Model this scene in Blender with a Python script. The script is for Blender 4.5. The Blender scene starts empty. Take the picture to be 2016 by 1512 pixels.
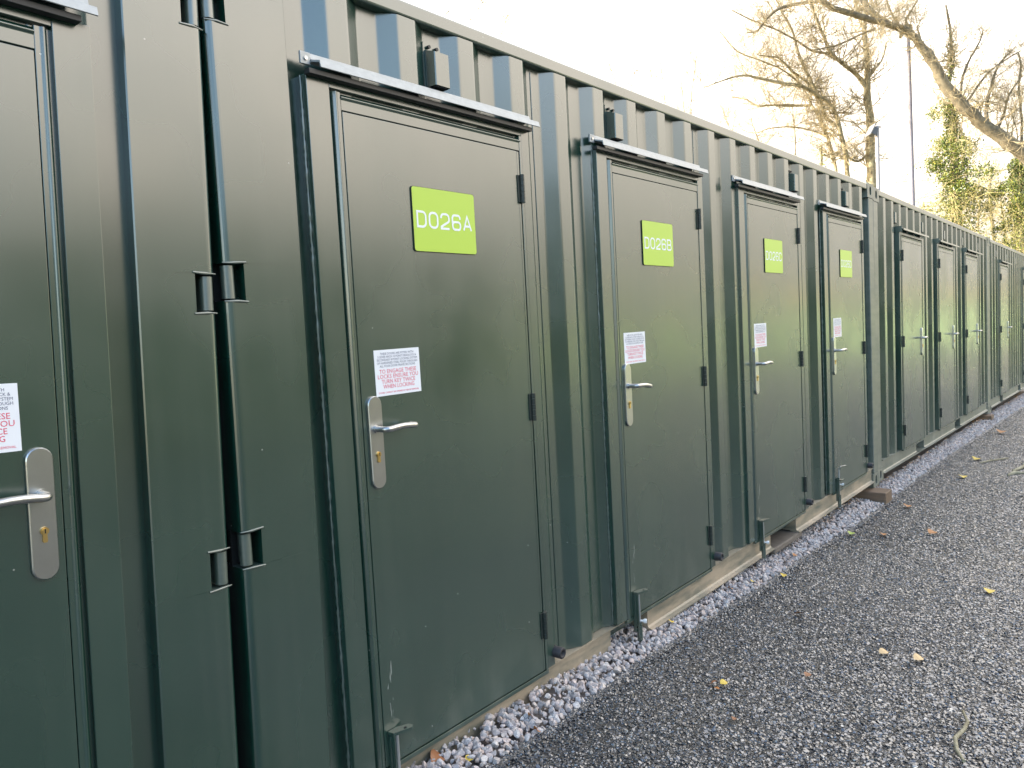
import bpy, math, random
import numpy as np
from mathutils import Vector, Matrix

S = bpy.context.scene
COL = S.collection
R = math.radians

# ------------------------------------------------------------------ camera, sky, sun, exposure
F_PX = 1507.5
YAW, PITCH, ROLL = R(49.984), R(3.984), R(3.087)
CAM = np.array([-1.0632, -1.8387, 1.5172])
cy, sy, cp, sp = math.cos(YAW), math.sin(YAW), math.cos(PITCH), math.sin(PITCH)
FWD = np.array([sy*cp, cy*cp, -sp])
RGT0 = np.array([cy, -sy, 0.0])
DWN0 = np.cross(FWD, RGT0)
RGT = math.cos(ROLL)*RGT0 + math.sin(ROLL)*DWN0
DWN = -math.sin(ROLL)*RGT0 + math.cos(ROLL)*DWN0
cam_d = bpy.data.cameras.new("camera")
cam_d.sensor_width = 36.0
cam_d.lens = F_PX*36.0/2016.0
cam_d.clip_end = 2000
cam_d.clip_start = 0.05
cam = bpy.data.objects.new("camera", cam_d)
COL.objects.link(cam)
M = Matrix(((RGT[0], -DWN[0], -FWD[0], CAM[0]),
            (RGT[1], -DWN[1], -FWD[1], CAM[1]),
            (RGT[2], -DWN[2], -FWD[2], CAM[2]),
            (0, 0, 0, 1)))
cam.matrix_world = M
S.camera = cam

SUN_EL, SUN_AZ = R(15), math.atan2(-0.62, 0.78)      # azimuth from +Y towards +X
w = bpy.data.worlds.new("World")
S.world = w
w.use_nodes = True
wn = w.node_tree
bg = wn.nodes["Background"]
sky = wn.nodes.new("ShaderNodeTexSky")
sky.sky_type = 'NISHITA'
sky.sun_disc = False
sky.sun_elevation = SUN_EL
sky.sun_rotation = SUN_AZ
sky.air_density = 1.0
sky.dust_density = 1.5
sky.ozone_density = 1.0
# thin bright cloud over the lit part of the sky, clear blue left open on the other side
wtc = wn.nodes.new("ShaderNodeTexCoord")
wsep = wn.nodes.new("ShaderNodeSeparateXYZ"); wn.links.new(wtc.outputs['Generated'], wsep.inputs[0])
wno = wn.nodes.new("ShaderNodeTexNoise"); wno.inputs['Scale'].default_value = 1.6; wno.inputs['Detail'].default_value = 4
wn.links.new(wtc.outputs['Generated'], wno.inputs['Vector'])
def wmath(op, a, b, clamp=False):
    m_ = wn.nodes.new("ShaderNodeMath"); m_.operation = op; m_.use_clamp = clamp
    for i_, v_ in enumerate((a, b)):
        if isinstance(v_, (int, float)): m_.inputs[i_].default_value = v_
        else: wn.links.new(v_, m_.inputs[i_])
    return m_.outputs[0]
CLOUD, BLUE = 7.8, 1.7
cov = wmath('ADD', wmath('MULTIPLY', wsep.outputs[0], 1.5), wmath('MULTIPLY', wmath('SUBTRACT', wno.outputs[0], .5), 1.2))
cov = wmath('ADD', wmath('SUBTRACT', cov, wmath('MULTIPLY', wsep.outputs[2], .35)), .62, True)
wmix = wn.nodes.new("ShaderNodeMix"); wmix.data_type = 'RGBA'
wn.links.new(cov, wmix.inputs[0]); pass
wr = wn.nodes.new("ShaderNodeValToRGB"); we = wr.color_ramp.elements
while len(we) < 5: we.new(.5)
for e_, (p_, c_) in zip(we, [(0, (.42,.41,.39)), (.10, (.48,.435,.365)), (.30, (1,.885,.755)), (.55, (1.0,.96,.91)), (1, (.90,.88,.90))]):
    e_.position = p_; e_.color = (*c_, 1)
wn.links.new(wsep.outputs[2], wr.inputs[0])
wsc = wn.nodes.new("ShaderNodeVectorMath"); wsc.operation = 'MULTIPLY'; wsc.inputs[1].default_value = (CLOUD, CLOUD, CLOUD)
wn.links.new(wr.outputs[0], wsc.inputs[0]); wn.links.new(wsc.outputs[0], wmix.inputs[7])
wbl = wn.nodes.new("ShaderNodeVectorMath"); wbl.operation = 'MULTIPLY'; wbl.inputs[1].default_value = (BLUE, BLUE, BLUE)
wn.links.new(sky.outputs[0], wbl.inputs[0])
wn.links.new(wbl.outputs[0], wmix.inputs[6])
wn.links.new(wmix.outputs[2], bg.inputs[0])
bg.inputs[1].default_value = 0.15
sun_d = bpy.data.lights.new("sun", 'SUN')
sun_d.energy = 5.0
sun_d.angle = R(0.5)
sun_d.color = (1.0, 0.92, 0.80)
sun = bpy.data.objects.new("sun", sun_d)
COL.objects.link(sun)
sdir = Vector((math.sin(SUN_AZ)*math.cos(SUN_EL), math.cos(SUN_AZ)*math.cos(SUN_EL), math.sin(SUN_EL)))
sun.rotation_euler = sdir.to_track_quat('Z', 'Y').to_euler()
S.view_settings.view_transform = 'Standard'
S.view_settings.look = 'None'
S.view_settings.exposure = 1.6
S.view_settings.gamma = 1.0
S.render.engine = 'CYCLES'

# ------------------------------------------------------------------ helpers
def at(px, py, d):
    """point seen at photo pixel (px,py) at depth d (metres along the view axis)"""
    return CAM + d*(FWD + RGT*(px-1008)/F_PX + DWN*(py-756)/F_PX)

class MB:
    def __init__(s):
        s.v = []; s.f = []; s.m = []; s.sm = []
    def add(s, vs, fs, mat=0, smooth=False):
        o = len(s.v)
        s.v.extend([tuple(map(float, p)) for p in vs])
        for f in fs:
            s.f.append(tuple(i+o for i in f)); s.m.append(mat); s.sm.append(smooth)
    def box(s, x0, x1, y0, y1, z0, z1, mat=0):
        v = [(x0,y0,z0),(x1,y0,z0),(x1,y1,z0),(x0,y1,z0),(x0,y0,z1),(x1,y0,z1),(x1,y1,z1),(x0,y1,z1)]
        s.add(v, [(0,3,2,1),(4,5,6,7),(0,1,5,4),(1,2,6,5),(2,3,7,6),(3,0,4,7)], mat)
    def prism(s, poly, z0, z1, mat=0, smooth=False, caps=True):
        """poly in x,y extruded along z"""
        n = len(poly)
        v = [(x,y,z0) for x,y in poly]+[(x,y,z1) for x,y in poly]
        f = [(i,(i+1)%n,n+(i+1)%n,n+i) for i in range(n)]
        s.add(v, f, mat, smooth)
        if caps:
            s.add(v, [tuple(range(n))[::-1], tuple(range(n,2*n))], mat)
    def prism_y(s, poly, y0, y1, mat=0, caps=True, smooth=False):
        """poly in x,z extruded along y (y0 = front)"""
        n = len(poly)
        v = [(x,y0,z) for x,z in poly]+[(x,y1,z) for x,z in poly]
        s.add(v, [(i,n+i,n+(i+1)%n,(i+1)%n) for i in range(n)], mat, smooth)
        if caps:
            s.add(v, [tuple(range(n)), tuple(range(n,2*n))[::-1]], mat)
    def prism_x(s, poly, x0, x1, mat=0, caps=True):
        n = len(poly)
        v = [(x0,y,z) for y,z in poly]+[(x1,y,z) for y,z in poly]
        s.add(v, [(i,(i+1)%n,n+(i+1)%n,n+i) for i in range(n)], mat)
        if caps:
            s.add(v, [tuple(range(n))[::-1], tuple(range(n,2*n))], mat)
    def sheet(s, line, z0, z1, mat=0, n=1, smooth=False):
        """open polyline in x,y swept along z"""
        v = []
        for k in range(n+1):
            z = z0+(z1-z0)*k/n
            v += [(x,y,z) for x,y in line]
        L = len(line); f = []
        for k in range(n):
            for i in range(L-1):
                f.append((k*L+i, k*L+i+1, (k+1)*L+i+1, (k+1)*L+i))
        s.add(v, f, mat, smooth)
    def tube(s, pts, rad, sides=8, mat=0, caps=True, smooth=True):
        pts = [np.array(p, float) for p in pts]
        if not hasattr(rad, '__len__'): rad = [rad]*len(pts)
        v = []; n = len(pts)
        prev = None
        for i, p in enumerate(pts):
            t = pts[min(i+1,n-1)]-pts[max(i-1,0)]
            t = t/(np.linalg.norm(t)+1e-12)
            if prev is None:
                a = np.array([0,0,1.0]) if abs(t[2])<.9 else np.array([1.0,0,0])
            else: a = prev
            u = a-t*(a@t); u /= np.linalg.norm(u)+1e-12
            prev = u
            w_ = np.cross(t,u)
            for k in range(sides):
                an = 2*math.pi*k/sides
                v.append(p+rad[i]*(math.cos(an)*u+math.sin(an)*w_))
        f = []
        for i in range(n-1):
            for k in range(sides):
                k2 = (k+1)%sides
                f.append((i*sides+k, i*sides+k2, (i+1)*sides+k2, (i+1)*sides+k))
        s.add(v, f, mat, smooth)
        if caps:
            s.add(v, [tuple(range(sides))[::-1], tuple(range((n-1)*sides, n*sides))], mat)
    def mesh(s, name, mats):
        me = bpy.data.meshes.new(name)
        me.from_pydata(s.v, [], s.f)
        for m in mats: me.materials.append(m)
        me.polygons.foreach_set('material_index', s.m)
        me.polygons.foreach_set('use_smooth', s.sm)
        me.update()
        return me

def fast_mesh(name, V, Fc, mat, smooth=False, mi=None):
    """V (n,3) array, Fc (m,k) array of equal-size faces"""
    me = bpy.data.meshes.new(name)
    V = np.asarray(V, np.float32); Fc = np.asarray(Fc, np.int32)
    me.vertices.add(len(V)); me.vertices.foreach_set('co', V.ravel())
    k = Fc.shape[1]
    me.loops.add(Fc.size); me.loops.foreach_set('vertex_index', Fc.ravel())
    me.polygons.add(len(Fc))
    me.polygons.foreach_set('loop_start', np.arange(0, Fc.size, k, dtype=np.int32))
    try: me.polygons.foreach_set('loop_total', np.full(len(Fc), k, np.int32))
    except Exception: pass
    for m in (mat if isinstance(mat, (list, tuple)) else [mat]): me.materials.append(m)
    if mi is not None: me.polygons.foreach_set('material_index', np.asarray(mi, np.int32))
    me.polygons.foreach_set('use_smooth', np.full(len(Fc), bool(smooth)))
    me.update(calc_edges=True)
    me.validate()
    return me

def link(name, me, parent=None, label=None, bevel=0, seg=2):
    o = bpy.data.objects.new(name, me)
    COL.objects.link(o)
    if parent is not None: o.parent = parent
    if label: o['label'] = label
    if bevel:
        b = o.modifiers.new("bevel", 'BEVEL'); b.width = bevel; b.segments = seg
        b.limit_method = 'ANGLE'; b.angle_limit = R(35)
    return o

def tag(o, label=None, cat=None, group=None, kind=None):
    if label: o['label'] = label
    if cat: o['category'] = cat
    if group: o['group'] = group
    if kind: o['kind'] = kind
    return o

def arc(cx, cy_, r, a0, a1, n=5):
    return [(cx+r*math.cos(R(a0+(a1-a0)*i/n)), cy_+r*math.sin(R(a0+(a1-a0)*i/n))) for i in range(n+1)]

# ------------------------------------------------------------------ materials
def newmat(name):
    m = bpy.data.materials.new(name); m.use_nodes = True
    nt = m.node_tree
    return m, nt, nt.nodes["Principled BSDF"]
def N(nt, t, **kw):
    n = nt.nodes.new(t)
    for k, v in kw.items(): setattr(n, k, v)
    return n
def noise(nt, vec, scale, detail=3, rough=.5, dim='3D'):
    n = N(nt, "ShaderNodeTexNoise"); n.inputs['Scale'].default_value = scale
    n.inputs['Detail'].default_value = detail; n.inputs['Roughness'].default_value = rough
    if vec is not None: nt.links.new(vec, n.inputs['Vector'])
    return n
def ramp(nt, fac, stops, interp='LINEAR'):
    r = N(nt, "ShaderNodeValToRGB"); e = r.color_ramp.elements
    r.color_ramp.interpolation = interp
    while len(e) < len(stops): e.new(.5)
    for i, (p, c) in enumerate(stops):
        e[i].position = p; e[i].color = (*c, 1) if len(c) == 3 else c
    nt.links.new(fac, r.inputs[0]); return r
def mixc(nt, fac, a, b):
    m = N(nt, "ShaderNodeMix", data_type='RGBA')
    def setin(sock, v):
        if hasattr(v, 'is_linked') or hasattr(v, 'links'): nt.links.new(v, sock)
        else: sock.default_value = (*v, 1) if len(v) == 3 else v
    if isinstance(fac, (int, float)): m.inputs[0].default_value = fac
    else: nt.links.new(fac, m.inputs[0])
    setin(m.inputs[6], a); setin(m.inputs[7], b)
    return m.outputs[2]
def math_(nt, op, a, b=None, clamp=False):
    m = N(nt, "ShaderNodeMath", operation=op); m.use_clamp = clamp
    for i, v in enumerate((a, b)):
        if v is None: continue
        if isinstance(v, (int, float)): m.inputs[i].default_value = v
        else: nt.links.new(v, m.inputs[i])
    return m.outputs[0]
def vscale(nt, vec, s):
    m = N(nt, "ShaderNodeVectorMath", operation='MULTIPLY'); nt.links.new(vec, m.inputs[0])
    m.inputs[1].default_value = s; return m.outputs[0]
def bump(nt, h, strength, dist, normal=None):
    b = N(nt, "ShaderNodeBump"); b.inputs['Strength'].default_value = strength
    b.inputs['Distance'].default_value = dist; nt.links.new(h, b.inputs['Height'])
    if normal is not None: nt.links.new(normal, b.inputs['Normal'])
    return b.outputs[0]

def paint(name, base=(.001,.033,.022), dust=0.0, scuff=False, rough=.23, dustcol=(.22,.24,.20)):
    m, nt, p = newmat(name)
    geo = N(nt, "ShaderNodeNewGeometry"); tc = N(nt, "ShaderNodeTexCoord")
    pos = geo.outputs['Position']; obj = tc.outputs['Object']
    sep = N(nt, "ShaderNodeSeparateXYZ"); nt.links.new(pos, sep.inputs[0])
    z = sep.outputs[2]
    big = noise(nt, pos, 2.2, 2, .5)
    streak = noise(nt, vscale(nt, pos, (26, 26, .9)), 1.0, 1.5, .5)
    c = mixc(nt, ramp(nt, big.outputs[0], [(.35, (0,0,0)), (.75, (1,1,1))]).outputs[0],
             base, tuple(b*1.18 for b in base))
    # pale film of dust in streaks, heavier near the ground where splashes reach
    low = N(nt, "ShaderNodeMapRange"); nt.links.new(z, low.inputs[0])
    low.inputs[1].default_value = .9; low.inputs[2].default_value = .05
    low.inputs[3].default_value = .0; low.inputs[4].default_value = 1.0
    sf = ramp(nt, streak.outputs[0], [(.45, (0,0,0)), (.8, (1,1,1))]).outputs[0]
    sm_ = noise(nt, pos, 1.7, 3, .5)
    smf = ramp(nt, sm_.outputs[0], [(.48, (0,0,0)), (.78, (1,1,1))], 'EASE').outputs[0]
    f1 = math_(nt, 'ADD', math_(nt, 'MULTIPLY', sf, .04), math_(nt, 'MULTIPLY', smf, .02))
    f2 = math_(nt, 'MULTIPLY', math_(nt, 'POWER', low.outputs[0], 2.0), .08)
    spl = noise(nt, vscale(nt, pos, (9, 9, 5)), 1.0, 4, .6)
    lo2 = N(nt, "ShaderNodeMapRange"); nt.links.new(z, lo2.inputs[0])
    lo2.inputs[1].default_value = .42; lo2.inputs[2].default_value = .14; lo2.inputs[3].default_value = 0; lo2.inputs[4].default_value = .34
    f2 = math_(nt, 'ADD', f2, math_(nt, 'MULTIPLY', lo2.outputs[0], ramp(nt, spl.outputs[0], [(.40, (0,0,0)), (.85, (1,1,1))], 'EASE').outputs[0]))
    f = math_(nt, 'ADD', f1, f2, True)
    if dust:
        dn = noise(nt, vscale(nt, pos, (3, 3, 14)), 1.0, 5, .65)
        d2 = ramp(nt, dn.outputs[0], [(.30, (0,0,0)), (.62, (1,1,1))]).outputs[0]
        f = math_(nt, 'ADD', f, math_(nt, 'MULTIPLY', d2, dust), True)
    c = mixc(nt, f, c, dustcol)
    # tiny pale specks
    vo = N(nt, "ShaderNodeTexVoronoi"); vo.inputs['Scale'].default_value = 13
    nt.links.new(pos, vo.inputs['Vector'])
    sp1 = math_(nt, 'LESS_THAN', vo.outputs['Distance'], .030)
    spn = N(nt, "ShaderNodeSeparateColor"); nt.links.new(vo.outputs['Color'], spn.inputs[0])
    sp2 = math_(nt, 'MULTIPLY', sp1, math_(nt, 'GREATER_THAN', spn.outputs[0], .72))
    c = mixc(nt, math_(nt, 'MULTIPLY', sp2, .55), c, (.5,.5,.48))
    if scuff:
        so = N(nt, "ShaderNodeSeparateXYZ"); nt.links.new(obj, so.inputs[0])
        dx = math_(nt, 'ABSOLUTE', math_(nt, 'SUBTRACT', so.outputs[0], .152))
        a = math_(nt, 'LESS_THAN', dx, .010)
        zz = math_(nt, 'MULTIPLY', math_(nt, 'GREATER_THAN', so.outputs[2], .33), math_(nt, 'LESS_THAN', so.outputs[2], .52))
        sn = noise(nt, vscale(nt, obj, (190, 190, 22)), 1.0, 3, .6)
        sm = math_(nt, 'MULTIPLY', math_(nt, 'MULTIPLY', a, zz), math_(nt, 'GREATER_THAN', sn.outputs[0], .6))
        c = mixc(nt, math_(nt, 'MULTIPLY', sm, .55), c, (.5,.52,.5))
    nt.links.new(c, p.inputs['Base Color'])
    rr = N(nt, "ShaderNodeMapRange"); nt.links.new(big.outputs[0], rr.inputs[0])
    rr.inputs[1].default_value = .3; rr.inputs[2].default_value = .75
    rr.inputs[3].default_value = rough-.03; rr.inputs[4].default_value = rough+.09
    ro = math_(nt, 'ADD', rr.outputs[0], math_(nt, 'ADD', math_(nt, 'MULTIPLY', f, .10), math_(nt, 'MULTIPLY', smf, .06)), True)
    nt.links.new(ro, p.inputs['Roughness'])
    p.inputs['IOR'].default_value = 2.35
    return m

def simple(name, col, rough=.5, metal=0.0, bumpamt=0, bscale=200, var=0.0, vscale_=20):
    m, nt, p = newmat(name)
    geo = N(nt, "ShaderNodeNewGeometry")
    if var:
        n = noise(nt, geo.outputs['Position'], vscale_, 4, .6)
        c = mixc(nt, n.outputs[0], tuple(max(0, x*(1-var)) for x in col), tuple(min(1, x*(1+var)) for x in col))
        nt.links.new(c, p.inputs['Base Color'])
    else: p.inputs['Base Color'].default_value = (*col, 1)
    p.inputs['Roughness'].default_value = rough; p.inputs['Metallic'].default_value = metal
    if bumpamt:
        n2 = noise(nt, geo.outputs['Position'], bscale, 3)
        nt.links.new(bump(nt, n2.outputs[0], bumpamt, .002), p.inputs['Normal'])
    return m

PAINT = paint("green_paint")
PAINT_DOOR = paint("green_paint_door", scuff=True)
PAINT_RAIL = paint("green_paint_dust_and_reflection", dust=.9, dustcol=(.37,.29,.195), rough=.5)  # beige covers both dirt and the ground's reflection, put into the colour
PAINT_RAIL2 = paint("green_paint_light_dust", dust=.25, dustcol=(.32,.31,.26), rough=.42)
WELD = paint("weld_paint", base=(.03,.06,.05), dust=.25, rough=.3)
DARK = simple("dark_recess", (.01,.012,.012), .8)
GALV = simple("galvanised_steel", (.36,.385,.40), .42, .35, .3, 90, .22, 45)
STEEL = simple("brushed_steel", (.52,.53,.53), .30, 1.0, .05, 300, .08, 30)
BRASS = simple("brass", (.78,.55,.22), .3, 1.0)
BLACKPL = simple("black_plastic", (.02,.022,.024), .45)
HINGE_M = simple("dark_hinge_steel", (.025,.035,.032), .4)
RUBBER = simple("black_rubber", (.03,.03,.036), .55)
WHITE_PL = simple("white_plastic", (.78,.80,.80), .4)
ZINC = simple("zinc_rod", (.55,.57,.58), .35, .8)
LIME = simple("lime_plastic", (.50,.70,.085), .35)
PLATE_EDGE = simple("plate_edge", (.03,.035,.03), .5)
WHITE = simple("white_lettering", (.88,.92,.92), .5)
PAPER = simple("white_vinyl", (.86,.88,.93), .4)
NAVY = simple("navy_ink", (.10,.11,.20), .5)
RED = simple("red_ink", (.75,.06,.14), .5)
GREYPOLE = simple("grey_pole", (.18,.17,.20), .5)
GREYBOX = simple("grey_housing", (.24,.24,.25), .6)

# timber
def timber(name, a, b):
    m, nt, p = newmat(name)
    tc = N(nt, "ShaderNodeTexCoord")
    n = noise(nt, vscale(nt, tc.outputs['Object'], (60, 5, 60)), 1, 5, .65)
    n2 = noise(nt, tc.outputs['Object'], 9, 4)
    c = mixc(nt, ramp(nt, n.outputs[0], [(.3,(0,0,0)),(.7,(1,1,1))]).outputs[0], a, b)
    c = mixc(nt, math_(nt, 'MULTIPLY', n2.outputs[0], .5), c, tuple(x*.45 for x in a))
    nt.links.new(c, p.inputs['Base Color']); p.inputs['Roughness'].default_value = .75
    nt.links.new(bump(nt, n.outputs[0], .5, .004), p.inputs['Normal'])
    return m
WOOD = timber("brown_timber", (.17,.115,.075), (.28,.20,.14))
WOODG = timber("grey_timber", (.13,.11,.09), (.24,.21,.18))

# ------------------------------------------------------------------ lettering
def ribbon(mb, pts, wd, y, mat, closed=False):
    """flat stroke of width wd through x,z points at depth y"""
    P = [np.array(p, float) for p in pts]; n = len(P); L = []; Rr = []
    for i in range(n):
        a = P[i-1] if (i > 0 or closed) else P[i]
        b = P[(i+1) % n] if (i < n-1 or closed) else P[i]
        d1 = P[i]-a; d2 = b-P[i]
        if np.linalg.norm(d1) < 1e-9: d1 = d2
        if np.linalg.norm(d2) < 1e-9: d2 = d1
        d1 = d1/np.linalg.norm(d1); d2 = d2/np.linalg.norm(d2)
        n1 = np.array([-d1[1], d1[0]]); n2 = np.array([-d2[1], d2[0]])
        nn = n1+n2; nn = nn/np.linalg.norm(nn); k = 1/max(.5, nn@n1)
        L.append(P[i]+nn*wd/2*k); Rr.append(P[i]-nn*wd/2*k)
    v = [(p[0], y, p[1]) for p in L]+[(p[0], y, p[1]) for p in Rr]
    m = n if closed else n-1
    mb.add(v, [(i, n+i, n+(i+1) % n, (i+1) % n) for i in range(m)], mat)

def rr_pts(x0, x1, z0, z1, r, a0=0, a1=360):
    out = []
    for (cx, cz, s) in ((x1-r, z1-r, 0), (x0+r, z1-r, 90), (x0+r, z0+r, 180), (x1-r, z0+r, 270)):
        for i in range(6):
            a = R(s+18*i); out.append((cx+r*math.cos(a), cz+r*math.sin(a)))
    return out
def glyph(ch, w_, h):
    r = w_*.40
    if ch == '0': return [(rr_pts(0, w_, 0, h, r), True)]
    if ch == 'D':
        q = rr_pts(0, w_, 0, h, r)
        return [([(0,0),(0,h)]+[p for p in q[0:6]][::-1]+[p for p in q[18:24]][::-1], True)]
    if ch == '2':
        q = rr_pts(0, w_, h*.40, h, h*.27)
        top = [(0, h*.70)]+q[6:12][::-1]+q[0:6][::-1]
        return [(top+[(w_, h*.58), (w_*.93, h*.49), (0, h*.12), (0, 0), (w_, 0)], False)]
    if ch == '6':
        q = rr_pts(0, w_, 0, h, w_*.28); low = rr_pts(0, w_, 0, h*.53, h*.22)
        return [([(w_, h*.735)]+q[0:12]+[(0, h*.25)], False), (low, True)]
    if ch == 'A': return [([(0,0),(w_*.5,h),(w_,0)], False), ([(w_*.2,h*.3),(w_*.8,h*.3)], False)]
    if ch == 'B':
        q = rr_pts(0, w_*.95, h*.5, h, w_*.3); l = rr_pts(0, w_, 0, h*.5, w_*.3)
        return [([(0,0),(0,h)]+q[0:6][::-1]+q[18:24][::-1]+[(0,h*.5)], False), ([(0,h*.5)]+l[0:6][::-1]+l[18:24][::-1]+[(0,0)], False)]
    if ch == 'C':
        q = rr_pts(0, w_, 0, h, w_*.28)
        return [([(w_, h*.70)]+q[0:12]+q[12:24]+[(w_, h*.30)], False)]
    return []

_font = {}
def text_geo(s):
    if s in _font: return _font[s]
    cu = bpy.data.curves.new("lettering", 'FONT'); cu.body = s; cu.size = 1; cu.resolution_u = 2
    o = bpy.data.objects.new("lettering", cu); COL.objects.link(o)
    bpy.context.view_layer.update()
    me = bpy.data.meshes.new_from_object(o.evaluated_get(bpy.context.evaluated_depsgraph_get()))
    v = [tuple(x.co) for x in me.vertices]; f = [tuple(p.vertices) for p in me.polygons]
    bpy.data.objects.remove(o); bpy.data.meshes.remove(me); bpy.data.curves.remove(cu)
    _font[s] = (v, f); return v, f
def text_line(mb, s, cx, zb, width, height, y, mat):
    v, f = text_geo(s)
    xs = [p[0] for p in v]; zs = [p[1] for p in v]
    x0, x1 = min(xs), max(xs)
    kx = width/(x1-x0); kz = height/.70
    mb.add([(cx-width/2+(p[0]-x0)*kx, y, zb+p[1]*kz) for p in v], f, mat)

# ------------------------------------------------------------------ ground heights
GX = [-40,-6,0,.6,1.3,2.2,3.4,4.4,6,8.5,12.6,18,30,60,140]
GZ = [1.2,.25,.12,.11,.10,.04,0,-.055,-.085,-.115,-.17,-.30,-.60,-1.2,-2.2]
def zg(x): return float(np.interp(x, GX, GZ))
zgv = lambda x: np.interp(x, GX, GZ)
EX = [-40,.4,.79,.93,1.07,1.32,1.69,2.07,2.45,3.07,4.02,5.09,6.52,8.37,9.9,11.9,14.4,40]
EY = [-.18,-.175,-.177,-.177,-.187,-.171,-.136,-.126,-.122,-.141,-.107,-.13,-.11,-.10,-.12,-.15,-.18,-.3]
edge_y = lambda x: np.interp(x, EX, EY)

# ------------------------------------------------------------------ container parts
PIT = .2775
DEP = .036
def corr_profile(x_start, x_end, phase=.4568):
    """corrugated sheet profile: outer flats at y=0, inner flats at y=DEP"""
    pts = [(x_start, DEP)]
    k = math.floor((x_start-phase)/PIT)-1
    while True:
        a = phase+k*PIT
        oL, oR = a-.074, a
        seq = [(oL-.063, DEP), (oL, 0.0), (oR, 0.0), (oR+.063, DEP)]
        for q in seq:
            if x_start+.005 < q[0] < x_end-.005: pts.append(q)
        k += 1
        if a > x_end+.3: break
    pts.append((x_end, DEP))
    # round the bends
    out = [pts[0]]
    for i in range(1, len(pts)-1):
        a, b, c = (np.array(pts[i-1]), np.array(pts[i]), np.array(pts[i+1]))
        d1 = (a-b)/np.linalg.norm(a-b); d2 = (c-b)/np.linalg.norm(c-b)
        r = .006
        p0, p2 = b+d1*r, b+d2*r
        for t in (0, .33, .67, 1):
            q = (1-t)**2*p0+2*t*(1-t)*b+t*t*p2
            out.append((float(q[0]), float(q[1])))
    out.append(pts[-1])
    return out

FRONT = -.030          # plane of the door frames
_cache = {}
def cached(key, fn):
    if key not in _cache: _cache[key] = fn()
    return _cache[key]

Z0, ZL = .193, 2.192   # bottom of door frame, top of leaf opening
FW = .993              # width of a door frame

def frame_mesh(mir, proud):
    """door frame ring with stop and trim; local x from its hinge-opposite edge"""
    y0 = -proud
    mb = MB()
    X = (lambda a: FW-a) if mir else (lambda a: a)
    def bx(a, b, ya, yb, za, zb):
        x0, x1 = sorted((X(a), X(b))); mb.box(x0, x1, ya, yb, za, zb)
    top = 2.262
    bx(0, .078, y0, .06, Z0, top)                    # lock-side jamb
    bx(.948, FW, y0, .06, Z0, top)                   # hinge-side jamb
    bx(.0782, .9478, y0+.0005, .06, 2.238, top-.0005)         # head
    bx(.084, .938, y0+.016, .05, Z0, 2.2385)         # recessed backing behind the gaps
    bx(.078, .948, y0-.002, .05, Z0-.018, Z0-.002)         # threshold angle
    # raised trim with a sloping outer face (lock side and head)
    tx0, tx1 = .0845, .1145
    for (a, b) in ((tx0, tx1),):
        poly = [(X(a), y0+.012), (X(a+.010), y0-.006), (X(a+.014), y0-.006), (X(a+.018), y0-.0022), (X(b), y0-.0022), (X(b), y0+.012)]
        if mir: poly = poly[::-1]
        mb.prism(poly, Z0, 2.2305)
    zz = [(y0+.012, 2.231), (y0-.006, 2.219), (y0-.006, 2.215), (y0-.0022, 2.211), (y0-.0022, 2.180), (y0+.012, 2.180)]
    xa, xb = sorted((X(.1148), X(.936))); mb.prism_x(zz, xa, xb)
    # weld bead down the outer edge where the frame meets the wall
    rnd = random.Random(7)
    pts = []; rad = []
    zc = Z0
    while zc < top:
        pts.append((X(-.002)+rnd.uniform(-.001,.001), .010, zc)); rad.append(.003+rnd.uniform(0,.003)); zc += .011
    mb.tube(pts, rad, 5, 1)
    return mb.mesh("door_frame", [PAINT, WELD])

def leaf_mesh(mir, proud):
    y0 = -proud
    mb = MB()
    X = (lambda a: FW-a) if mir else (lambda a: a)
    x0, x1 = sorted((X(.1165), X(.913)))
    mb.box(x0, x1, y0-.003, y0+.012, Z0+.004, 2.177)
    # hinge side overlap strip with fine fold line
    xa, xb = sorted((X(.9155), X(.9275))); mb.box(xa, xb, y0-.001, y0+.012, Z0+.004, 2.177)
    xa, xb = sorted((X(.9305), X(.9435))); mb.box(xa, xb, y0-.004, y0+.012, Z0, 2.236)
    return mb.mesh("door", [PAINT_DOOR])

def hinge_mesh(mir, proud):
    y0 = -proud; mb = MB()
    x = FW-.927 if mir else .927
    for k in range(5):
        z = -.052+k*.021
        mb.tube([(x, y0-.011, z), (x, y0-.011, z+.0198)], .0095 if k % 2 == 0 else .0088, 10, 0, True, True)
    mb.box(x-.020, x+.020, y0-.007, y0-.0032, -.05, .05)
    return mb.mesh("hinge", [HINGE_M])

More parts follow.
